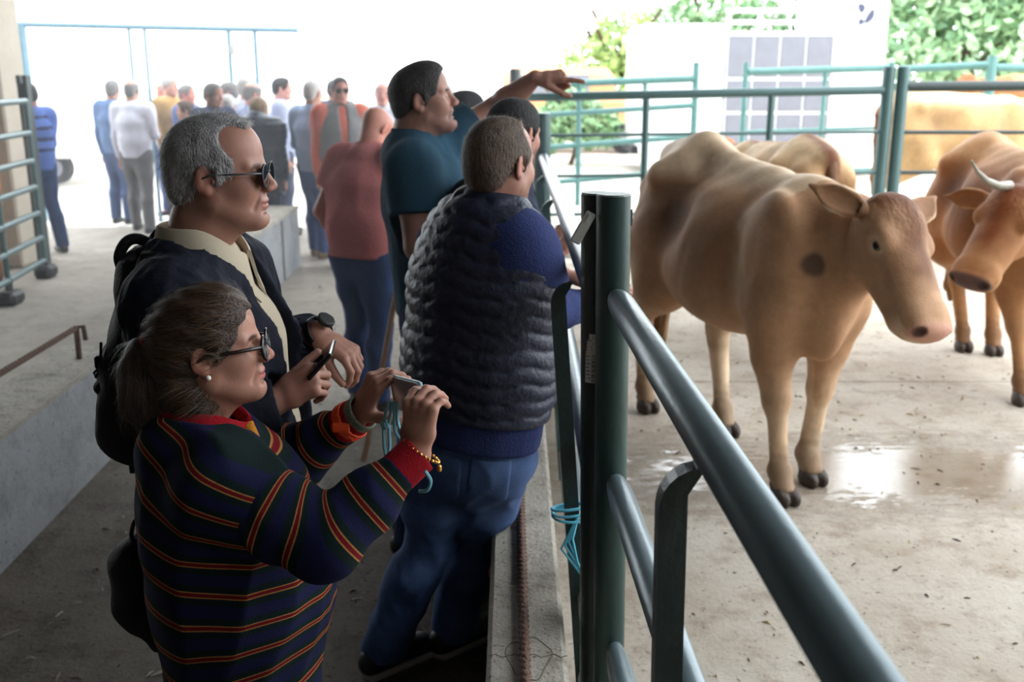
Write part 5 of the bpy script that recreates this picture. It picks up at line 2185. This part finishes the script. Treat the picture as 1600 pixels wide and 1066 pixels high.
strands('hair_strands', hwx, 9000, flow_w, .055, .00036, M_STRAND, e, 5, lift=.035, cols=CW, jit=.035)
strands('tail_strands', tl, 2200, lambda P, Nn: np.tile(np.array((-.02, 0, -1.)), (len(P), 1)), .06, .0004, M_STRAND, e, 6, lift=.10, cols=CW, jit=.07)
strands('stray_hairs', hwx, 120, flow_w, .05, .00022, M_STRAND, e, 7, lift=.6, cols=CW, jit=.25)
glasses(e, J, R, hs, mat('black_frame', srgb(20, 19, 22), .22), glass_mat('clear_lens', srgb(200, 206, 220), .16), 'eyeglasses', w=.0260, hgt=.0240, x=.109, z0=-.003,
        arm_m=mat('tortoise_arm', srgb(40, 26, 22), .22), thick=.0036)
er = (np.array((-.004, -.086, -.037)) @ R.T) * hs + J['head']
MB().add(*[(lambda vf_: (vf_[0], [tuple(x) for x in vf_[1]]))(Sdf().add(ell(er, (.0052, .0052, .0052))).mesh(.0015))][0]).build('pearl_earring', mat('pearl', srgb(230, 226, 218), .2), e, smooth=True)
# watch with orange strap on the far wrist, bracelet on the near one
a2 = unit(J['wrL'] - J['elL'])
wb = J['wrL'] + a2 * .012
s = Sdf().add(cyl(wb - a2 * .010, wb + a2 * .012, .038)).sub(cyl(wb - a2 * .03, wb + a2 * .03, .0325))
quadmesh('watch', s.mesh(.003), mat('olive_strap', srgb(112, 122, 104), .6, noise=.3, nscale=120, bump=.4, bscale=200), e)
wb2 = wb - a2 * .03
s = Sdf().add(cyl(wb2 - a2 * .012, wb2 + a2 * .012, .0420)).sub(cyl(wb2 - a2 * .03, wb2 + a2 * .03, .0385))
s.add(rbox(wb2 + V3(-.012, -.042, -.0), (.018, .004, .010), None, .003))
quadmesh('orange_band', s.mesh(.003), mat('orange_strap', srgb(240, 84, 36), .6), e)
a2 = unit(J['wrR'] - J['elR'])
br = MB()
s1 = unit(np.cross(a2, (0, 1, 0)))
s2 = np.cross(a2, s1)
for i in range(26):
    t = 2 * PI * i / 26
    p_ = J['wrR'] + a2 * (.012 - .028 * max(0, -math.sin(t + .4)) * 0 + .012 * math.cos(t + 2.6)) + (s1 * math.cos(t) + s2 * math.sin(t)) * .036
    br.box(p_, (.006, .006, .006), np.array(Matrix.Rotation(i, 3, 'X')), bev=.002)
p_ = J['wrR'] + V3(.042, -.012, -.02)
br.box(p_, (.008, .008, .014), bev=.003)
o = br.build('gold_bracelet', mat('gold', srgb(206, 160, 84), .3, metal=.9), e)
o['kind'] = 'stuff'
# her phone with a blue case and a cyan wrist cord
pf, pn = at(617, 612, 1.965), at(678, 630, 1.80)
a = unit(pn - pf)
up = unit(V3(-.12, 0, 1) - a * np.dot((-.12, 0, 1), a))
nn = np.cross(a, up)
RP = np.stack([a, up, nn], 1)
ph = pf + a * .068
o = MB().box(ph, (.150, .072, .011), RP, bev=.004).build('phone', mat('blue_case', srgb(128, 160, 172), .4), None)
sgn = 1 if np.dot(nn, (-1, -.3, 0)) > 0 else -1
MB().box(ph + nn * sgn * .0056, (.142, .066, .0008), RP).build('screen', mat('phone_screen', srgb(150, 152, 156), .15), o)
MB().box(ph + nn * sgn * .0062 - a * .062, (.004, .030, .0008), RP).build('screen_button', BLKSHOE, o)
M_CORD = mat('cyan_cord', srgb(110, 170, 186), .6)
cd = MB()
c0 = at(607, 628, 1.93)
cd.tube(crv([c0, at(600, 660, 1.93), at(600, 690, 1.93), at(604, 722, 1.93)]), .0035, 6)
cd.tube(crv([c0 + V3(.008, 0, 0), at(608, 662, 1.93), at(609, 695, 1.93), at(606, 722, 1.93)]), .0035, 6)
cd.tube(crv([c0 + V3(.012, 0, 0), at(618, 675, 1.92), at(640, 697, 1.90)]), .0035, 6)
cd.tube(crv([c0 + V3(.016, 0, 0), at(624, 668, 1.92), at(645, 690, 1.90)]), .0035, 6)
cd.tube(crv([at(664, 736, 1.70), at(673, 752, 1.70), at(668, 766, 1.70), at(655, 768, 1.71)]), .0035, 6)
cd.tube([at(600, 659, 1.93), at(602, 664, 1.93), at(604, 669, 1.93)], .009, 8)
x = cd.build('wrist_cord', M_CORD, o, smooth='angle')
x['kind'] = 'stuff'
tag(o, 'phone in a pale blue case held up sideways by the woman', 'phone')
# small black bag hanging behind her
sbg = empty('shoulder_bag', at(232, 930, 1.95), 'black bag slung low behind the striped sweater', 'bag')
s = Sdf().chain([at(232, 850, 1.97), at(222, 885, 1.97), at(228, 940, 1.96), at(250, 1000, 1.95)], [.035, .060, .058, .025], 0, .04)
s.disp(wrinkle(.005, 28, 12))
quadmesh('bag', s.mesh(.006), BP, sbg)
MB().tube([at(236, 850, 1.93), at(232, 790, 1.92), at(232, 730, 1.93), at(262, 690, 1.95)], .009, 8).build('strap', BP, sbg, smooth=True)
MB().tube(crv([at(232, 845, 1.93), at(207, 842, 1.93), at(209, 818, 1.93), at(218, 810, 1.93), at(230, 811, 1.93)]), .0045, 6).build('strap_loop', BP, sbg, smooth=True)

# ---- man in the quilted vest, leaning on the gate ----------------------------------------------
J = stand(-.30, 2.86, 40, 1.72, lean=9, feet=(.10, -.06), splay=.12)
D = 2.80
J['head'] = at(782, 258, D)
J['hf'], J['hu'] = unit((.62, .76, -.02)), unit((.02, .05, 1))
J['nek'] = at(764, 334, D)
J['top'] = J['nek'] + V3(-.010, -.01, -.055)
J['che'] = at(760, 440, D)
J['wai'] = at(750, 560, D)
J['pel'] = at(735, 690, D)
J['lat'] = J['latp'] = unit((-.80, .60, 0))
J['ft'] = unit((.6, .80, -.1))
J['ut'] = unit((.14, .02, 1))
J['shR'] = at(812, 392, D - .09)
J['shL'] = at(708, 385, D + .15)
J['elR'] = at(846, 490, 2.88)
J['wrR'] = at(938, 472, 3.33)
J['hdR'], J['hzR'] = unit((.8, .3, .5)), unit((-.3, -.5, .8))
J['elL'] = at(800, 480, 3.05)
J['wrL'] = at(880, 430, 3.16)
J['hdL'], J['hzL'] = unit((1, .1, -.1)), unit((0, 0, 1))
J['cuL'] = J['cuR'] = 'grip'
for n, (fx, fy) in dict(L=(-.30, 2.98), R=(-.17, 2.90)).items():
    J['an' + n] = V3(fx, fy, .075)
J['anL'] = V3(-.40, 2.86, .075)
J['anR'] = V3(-.19, 2.98, .075)
J['hpL'] = J['pel'] + V3(-.095, .03, -.03)
J['hpR'] = J['pel'] + V3(.065, -.02, -.03)
J['knL'] = at(672, 850, 2.88)
J['knR'] = at(740, 850, 2.98)
J['tdL'] = J['tdR'] = unit((.75, .65, 0))
J['f'] = unit((.6, .8, 0))
pV = dict(skin=srgb(172, 124, 108), hairc=HAIRC['brown'], scale=.99, hand_h=.004, hairline=.035, fat=.012, beard=.45, beardc=srgb(104, 78, 64), neck_r=.064)
e = empty('person', (-.3, 2.86, 0), 'stocky man seen from behind in a navy quilted vest, leaning on the gate', 'person', 'spectators along the fence')
vf, col, R, hs = body_mesh(J, pV, .010, .06, hh=.004)
quadmesh('body', vf, skin_mat(), e, col=col)
BLUE = fabric('blue_sweatshirt', (48, 57, 98), .15, .35, 120)
QV = mat('quilted_nylon', srgb(34, 39, 58), .5, noise=.2, nscale=12, bump=.25, bscale=60, spec=.4)
dress(e, J, pV, .009, BLUE, BLUE, None, None, fat=.044, infl=.024, hem=-.012, long='LR')
s = torso_sdf(J, .034, .045, low=.9, delt=False)
s.add(acone(J['che'], J['top'] - J['ut'] * .02, (.205, .125), (.17, .10), J['lat']), .06)
s.cut(half(at(735, 632, D), -J['ut']), .012)
s.sub(cone(J['nek'] + V3(.01, .01, .015), J['head'], .060, .08), .01)
s.sub(cone(J['shR'] + V3(.045, -.045, .01), J['elR'] + V3(.03, -.05, 0), .070, .085), .012)
s.sub(cone(J['shL'] + V3(-.03, .04, .0), J['elL'], .085, .09), .012)
A_ = J['ut']
pz = J['pel']


def quilt(P):
    z = (P - pz) @ A_
    x = (P - pz) @ J_V['lat']
    y = (P - pz) @ J_V['ft']
    zz_ = z + .006 * np.sin(x * 31) + .004 * np.sin(y * 44 + 2) + .003 * np.sin(x * 85)
    w = np.abs(np.sin(zz_ * PI / .047))
    return -.009 * w ** .55 + .005 + .0022 * np.sin(x * 130 + 4 * np.sin(z * 60)) * (1 - w)


J_V = J
s.disp(quilt)
quadmesh('quilted_vest', s.mesh(.0065), QV, e)
s = Sdf()
s.add(cone(J['nek'] + V3(-.005, -.005, -.02), J['nek'] + V3(.012, .012, .040), .088, .076)).sub(cone(J['nek'] + V3(0, 0, -.01), J['nek'] + V3(.02, .02, .10), .070, .070), .003)
s.cut(half(J['nek'] + V3(0, 0, .036), (.1, .1, 1)), .004)
quadmesh('vest_collar', s.mesh(.005), QV, e)
# jeans
s = Sdf()
s.add(acone(J['pel'] - J['ut'] * .02, J['wai'], (.190, .150), (.19, .150), J['latp']))
s.cut(half(J['pel'] + J['ut'] * .13, J['ut']))
for n in 'LR':
    pts, rs = leg_chain(J, n, .012, .05)
    rs[3] += .012
    rs[4] += .024
    s.chain(pts, rs, .05, .03)
s.add(ell(J['pel'] + V3(.0, -.05, -.05), (.15, .09, .10)), .06)
s.disp(wrinkle(.008, 22, 15))
for n in 'LR':
    s.sub(cyl(J['an' + n] - V3(0, 0, .02), J['an' + n] - V3(0, 0, .12), .12), .003)
quadmesh('jeans', s.mesh(.008), JEANM, e)
jops = list(s.ops)
for bc in (at(764, 748, 2.66), at(688, 742, 2.68)):      # back pockets, raised patches that follow the cloth
    a_ = Sdf()
    a_.ops = list(jops)
    a_.disp(lambda P: np.full(len(P), -.0045))
    a_.cut(rbox(bc, (.058, .16, .068), np.array(Matrix.Rotation(.12, 3, 'Y')), .012), .004)
    quadmesh('back_pocket', a_.mesh(.006, bc - .2, bc + .2), JEANM, e)
# wallet corner in a back pocket
pw = at(768, 706, 2.675)
MB().box(pw, (.07, .012, .05), np.array(Matrix.Rotation(-.3, 3, 'Y')), bev=.004).build('wallet', mat('wallet_leather', srgb(70, 66, 64), .5), e)
SH2 = mat('shoe_white_sole', srgb(170, 166, 160), .7)
for n in 'LR':
    dress_J = J
    an, td = J['an' + n], J['td' + n]
    b = V3(an[0], an[1], 0)
    lat = V3(-td[1], td[0], 0)
    s = Sdf().add(acone(b - td * .05 + V3(0, 0, .05), b + td * .15 + V3(0, 0, .042), (.042, .045), (.046, .032), lat))
    s.add(cone(b + V3(0, 0, .08), b + V3(0, 0, .11), .048, .05), .03)
    s.cut(half(b + V3(0, 0, .018), (0, 0, -1)), .003)
    quadmesh('shoe', s.mesh(.006), BLKSHOE, e)
    s = Sdf().add(acone(b - td * .052 + V3(0, 0, .012), b + td * .155 + V3(0, 0, .012), (.043, .03), (.048, .03), lat)).cut(half(b + V3(0, 0, .024), (0, 0, 1))).cut(half(b + V3(0, 0, .001), (0, 0, -1)))
    quadmesh('shoe_sole', s.mesh(.006), SH2, e)
hv = xf(hair_sdf('short', pV).mesh(.005 / hs), R, J['head'], hs)
quadmesh('hair', hv, mat('hair_lightbrown', srgb(94, 76, 62), .7, col2=srgb(60, 47, 40), nscale=50, bump=.6, bscale=220, stretch=(1, 1, .4)), e)
J_V2, R_V = J, R
strands('hair_strands', hv, 3000, lambda P, Nn: np.tile(np.array((.1, 0, -.8)), (len(P), 1)) + np.array((.5, .3, 1.6)) * ((((P - J_V2['head']) @ R_V)[:, 2] > .085)[:, None]), .020, .0005, M_STRAND, e, 9, lift=.45,
        cols=[srgb(126, 104, 86), srgb(88, 70, 58), srgb(66, 52, 44)])

# ---- young man pointing ------------------------------------------------------------------------
D = 3.75
J = stand(-.40, D, 4, 1.80, lean=0)
J['head'] = at(662, 158, D)
J['hf'], J['hu'] = unit((1, .02, .20)), unit((-.2, 0, 1))
J['nek'] = at(642, 222, D)
J['top'] = J['nek'] + V3(.01, 0, -.06)
J['che'] = J['top'] + V3(.045, 0, -.14)
J['wai'] = J['che'] + V3(.035, 0, -.20)
J['pel'] = J['wai'] + V3(-.005, 0, -.14)
for n in 'LR':
    J['hp' + n] = J['hp' + n] + V3(.10, 0, 0)
    J['kn' + n] = J['kn' + n] + V3(.05, 0, 0)
J['lat'] = unit((-.1, 1, 0))
J['shR'] = J['top'] + V3(.01, -.185, -.02)
J['shL'] = at(700, 222, D + .18)
J['elR'] = at(655, 385, 3.52)
J['wrR'] = at(742, 430, 3.50)
J['elL'] = at(776, 172, 4.00)
J['wrL'] = at(836, 122, 3.90)
J['hdL'], J['hzL'] = unit((1, -.05, .06)), unit((-.15, -.45, .9))
J['cuL'] = 'point'
J['thL'] = (.55, 1.1, .5)
J['hdR'], J['hzR'] = unit((1, 0, .2)), unit((0, -.4, 1))
pP = dict(skin=srgb(160, 116, 100), hairc=HAIRC['dark'], nose=1.1, jaw=1.05, fat=.008, beard=.35, beardc=srgb(70, 54, 50), scale=1.03, hand_h=.0035, hand=1.05, arm_infl=.009, open=True, brow=1.0, browc=HAIRC['black'], smile=True, neck_r=.066)
e = empty('person', (-.40, D, 0), 'smiling dark haired young man in a teal polo shirt pointing with raised arm', 'person', 'spectators along the fence')
vf, col, R, hs = body_mesh(J, pP, .011, .015, hh=.0045, bare='LR')
quadmesh('body', vf, skin_mat(), e, col=col)
TEAL = fabric('teal_polo', (44, 74, 92), .12, .3, 150)
dress(e, J, pP, .009, TEAL, None, fabric('cloth_dark_jeans', (48, 60, 92)), BLKSHOE, fat=.026, infl=.018, hem=.09, collar=TEAL, long='', short='LR')
hp_ = xf(hair_sdf('crop', pP).mesh(.006 / hs), R, J['head'], hs)
quadmesh('hair', hp_, mat('hair_dark', HAIRC['dark'], .6, noise=.3, nscale=60, bump=.6, bscale=200, stretch=(1, 1, .4), spec=.4), e)
J_P, R_P = J, R
strands('hair_strands', hp_, 2200, lambda P, Nn: np.tile(np.array((-.3, 0, -.7)), (len(P), 1)) + np.array((1.2, 0, .9)) * ((((P - J_P['head']) @ R_P)[:, 2] > .085)[:, None]), .018, .0006, M_STRAND, e, 19, lift=.5, cols=[srgb(44, 36, 34), srgb(60, 50, 46)])
# teeth
s = Sdf().add(ell((.0835, 0, -.0575), (.0070, .019, .0042)))
quadmesh('teeth', xf(s.mesh(.0015), R, J['head'], hs), mat('teeth', srgb(226, 220, 210), .3), e)

# ---- close-cropped man beside the rail ---------------------------------------------------------
J = stand(-.22, 3.42, 42, 1.72, lean=8, armL='rail', armR='rail', side=-3)
for n_, dx in (('pel', .08), ('wai', .09), ('che', .07), ('hpL', .08), ('hpR', .08), ('knL', .04), ('knR', .02)):
    J[n_] = J[n_] + V3(dx, 0, 0)
J['head'] = at(803, 212, 3.45)
J['hf'], J['hu'] = unit((.60, .80, -.05)), unit((.05, .05, 1))
J['nek'] = at(788, 285, 3.42)
J['top'] = J['nek'] + V3(-.012, -.012, -.055)
J['shR'] = at(810, 362, 3.28)
J['shL'] = J['top'] + V3(-.09, .14, -.03)
J['elR'] = at(838, 440, 3.36)
J['wrR'] = at(868, 402, 3.60)
J['elL'] = at(800, 380, 3.75)
J['wrL'] = at(862, 380, 3.85)
for n in 'LR':
    J['hd' + n], J['hz' + n] = unit((.5, .5, .5)), unit((-.3, -.3, .9))
simple_person('man with close cropped dark hair leaning beside the rail, mostly hidden by the vest', J, (44, 50, 66), (48, 58, 88), hair=('buzz', 'black'), skin=(170, 118, 100), fat=.0, h=.009, infl=.014,
              hp=dict(beard=.6, beardc=srgb(48, 38, 36), hand_h=.005, neck_r=.064, scalp=.0), group='spectators along the fence', collar=(44, 50, 66))

# ------------------------------------------------------------------ the people further off
JEANS = (62, 82, 128)


def place(px, py_feet=None, depth=None):
    if depth is None:
        return gz(px, py_feet)
    g = at(px, 400, depth)
    return V3(g[0], g[1], 0)


# man in the white shirt seen from behind
J = stand(-4.38, 12.1, 78, 1.76, feet=(.10, -.08), splay=.14, armL='down', armR='front', hyaw=10)
simple_person('man seen from behind in a white shirt and grey trousers at the shed mouth', J, (214, 214, 226), (112, 108, 110), hair=('fringe', 'grey'), fat=.02)
J = stand(-4.85, 12.75, 70, 1.76, splay=.1, hyaw=20)
simple_person('person in a blue jacket half hidden on the left of the white shirted man', J, (104, 128, 168), (74, 92, 132), hair=('short', 'grey'))
J = stand(-4.45, 13.5, 250, 1.72, splay=.1)
simple_person('red faced person in jeans hidden behind the white shirted man', J, (196, 200, 214), JEANS, skin=(216, 138, 124), hair=('short', 'white'))
# group in the middle of the glare
J = stand(-4.3, 13.2, -20, 1.80, hyaw=0)
simple_person('tall man in a tan jacket over a white shirt', J, (186, 148, 96), (76, 72, 84), hair=('short', 'white'), vest=None, collar=(230, 230, 230), skin=(214, 158, 140))
J = stand(-4.0, 12.9, -10, 1.70)
simple_person('red faced grey haired man in a blue jacket beside the tan jacket', J, (92, 106, 150), (70, 72, 90), hair=('short', 'grey'), skin=(206, 132, 118))
J = stand(-3.72, 12.0, 200, 1.52)
simple_person('short dark haired person in front of the red faced man', J, (150, 140, 150), (60, 60, 70), hair=('thick', 'brown'))
J = stand(-3.02, 10.6, -35, 1.74, hyaw=10, hpitch=-6)
simple_person('grey haired man in a dark navy jacket looking down to the right', J, (52, 58, 80), (60, 66, 90), hair=('short', 'grey'), fat=.03, skin=(172, 122, 106))
J = stand(-3.2, 12.0, 180, 1.74)
simple_person('person in pale blue facing the navy jacket man', J, (138, 160, 200), JEANS, hair=('short', 'grey'), skin=(206, 150, 130))
J = stand(-2.93, 11.6, 60, 1.80)
simple_person('white haired man at the back of the group behind the bald man', J, (206, 208, 222), (90, 92, 110), hair=('thick', 'white'), skin=(214, 152, 136))
J = stand(-2.80, 11.3, 40, 1.73, hpitch=-10)
simple_person('bald man with grey sides in a white and navy jacket', J, (150, 158, 186), (80, 84, 104), hair=('fringe', 'grey'), skin=(206, 148, 130), fat=.02)
J = stand(-2.62, 11.9, 10, 1.79)
simple_person('dark haired man facing right at the back of the group', J, (176, 182, 206), (80, 84, 104), hair=('short', 'dark'), skin=(212, 152, 136))
J = stand(-2.95, 10.9, 100, 1.62)
simple_person('pink faced person in a white top beside the dark puffer coat', J, (196, 190, 206), (80, 84, 104), hair=('short', 'white'), skin=(190, 128, 116))


def puffer(e, J, R, hs):
    s = torso_sdf(J, .050, .03, low=2.6)
    for n in 'LR':
        pts, rs = arm_chain(J, n, .030)
        s.chain(pts, rs, .03, .02)
        s.sub(cyl(J['wr' + n] - (J['wr' + n] - J['el' + n]) * .05, J['wr' + n] + (J['wr' + n] - J['el' + n]) * .5, .1))
    s.add(cone(J['nek'] - J['ft'] * .05, J['nek'] - J['ft'] * .06 + J['ut'] * .03, .095, .10), .04)
    s.cut(half(J['pel'] - V3(0, 0, .22), (0, 0, -1)), .01)
    s.sub(cone(J['nek'] + J['ut'] * .06, J['head'], .06, .08), .01)
    s.disp(lambda P: -.010 * np.abs(np.sin(P[:, 2] * PI / .062)))
    quadmesh('puffer_coat', s.mesh(.012), mat('navy_puffer', srgb(36, 44, 62), .45, noise=.15, nscale=20, spec=.5), e)
    b = Sdf()
    b.add(ell((-.02, 0, .03), (.115, .094, .105)))
    b.add(ell((-.045, 0, -.05), (.085, .088, .08)), .03)
    b.sub(ell((.115, 0, -.03), (.075, .095, .10)), .01)
    quadmesh('hair', xf(b.mesh(.008), R, J['head'], hs), mat('hair_streaky', HAIRC['brown'], .7, col2=HAIRC['blond'], nscale=26, bump=.5, bscale=120, stretch=(1, 1, .3)), e)


J = stand(-2.52, 10.45, 75, 1.60, armL='front', armR='down', hyaw=-10)
simple_person('woman with streaky brown hair in a long dark quilted coat behind the low wall', J, (40, 46, 62), (52, 56, 76), hair=None, extra=puffer)
# light blue shirt, arms folded, seen from behind
J = stand(-1.97, 10.35, 62, 1.77, armL='fold', armR='fold', feet=(.06, -.04), splay=.09)
simple_person('white haired man with folded arms in a pale blue shirt by the wall end', J, (160, 176, 208), (70, 92, 140), shoe=(128, 104, 84), hair=('short', 'white'), fat=.02)
J = stand(-2.1, 12.4, 80, 1.76)
simple_person('dark haired person behind the white haired man in pale blue', J, (66, 74, 96), (60, 66, 90), hair=('short', 'dark'))


def shades(e, J, R, hs):
    mb = MB()
    T = lambda v: tuple(np.array(v) * hs @ R.T + J['head'])
    glasses(e, J, R, hs, MATS['dark_frame'], bpy.data.materials['dark_lens'], 'sunglasses')


J = stand(-1.62, 9.9, -70, 1.80, armL='down', armR='down', feet=(.05, 0))
simple_person('man in dark glasses wearing a grey waistcoat over coral sleeves', J, (204, 104, 82), (70, 80, 110), vest=(128, 126, 126), hair=('short', 'dark'), fat=.03, skin=(196, 138, 120), extra=shades)
J = stand(-1.38, 11.2, -80, 1.74)
simple_person('bald man facing the camera far behind the pink polo shirt', J, (214, 216, 224), (80, 84, 104), hair=('fringe', 'white'), skin=(214, 150, 134))
J = stand(-.60, 9.4, 120, 1.74)
simple_person('white haired person in a lavender top glimpsed behind the smiling young man', J, (170, 160, 206), (80, 84, 104), hair=('thick', 'white'), skin=(222, 170, 150))
J = stand(-.235, 4.9, 40, 1.755)
simple_person('dark haired man almost hidden behind the raised pointing arm', J, (58, 66, 80), (52, 60, 84), hair=('buzz', 'black'), skin=(150, 104, 88), group='spectators along the fence')


def stripes(e, J, R, hs):
    for q_ in range(4):
        s = torso_sdf(J, .019, .02, low=.9)
        z = J['pel'][2] + .12 + q_ * .11
        s.cut(half((0, 0, z), (0, 0, -1)))
        s.cut(half((0, 0, z + .045), (0, 0, 1)))
        quadmesh('stripe', s.mesh(.014), fabric('cloth_navy_stripe', (44, 52, 84)), e)


J = stand(-4.86, 10.6, 150, 1.74, armL='front', armR='front', feet=(.1, -.1), splay=.12, hpitch=-8)
simple_person('person in a blue striped sweater and jeans standing behind the seven-rail gate', J, (78, 102, 164), (46, 62, 100), hair=('short', 'dark'), skin=(150, 98, 84), fat=.02, extra=stripes, group='people by the left gate')
# pink polo shirt, bowed bald head
J = stand(-.80, 5.5, 62, 1.70, lean=10, armL='pocket', armR='rail', hpitch=-45, feet=(.03, -.05), hyaw=-8)
J['head'] = J['head'] + J['ft'] * .02 - V3(0, 0, .03)
simple_person('bald man in a faded pink polo, hand in his jeans pocket', J, (204, 124, 124), (66, 84, 124), shoe=(60, 54, 50), hair=None, fat=.05, h=.010, short='LR', skin=(206, 142, 124), collar=(194, 112, 114), group='spectators along the fence')
st_ = MB().tube([(-.724, 4.67, 0), (-.62, 4.83, .5), (-.53, 4.98, .99)], .014, 8)
st_.tube([(-.724, 4.67, .0), (-.70, 4.70, .10)], .016, 8)
tag(st_.build('walking_stick', mat('stick_wood', srgb(128, 92, 66), .6, noise=.3, nscale=14), smooth='angle'), 'long brown wooden walking stick standing on the aisle floor beside the pink shirt', 'stick')
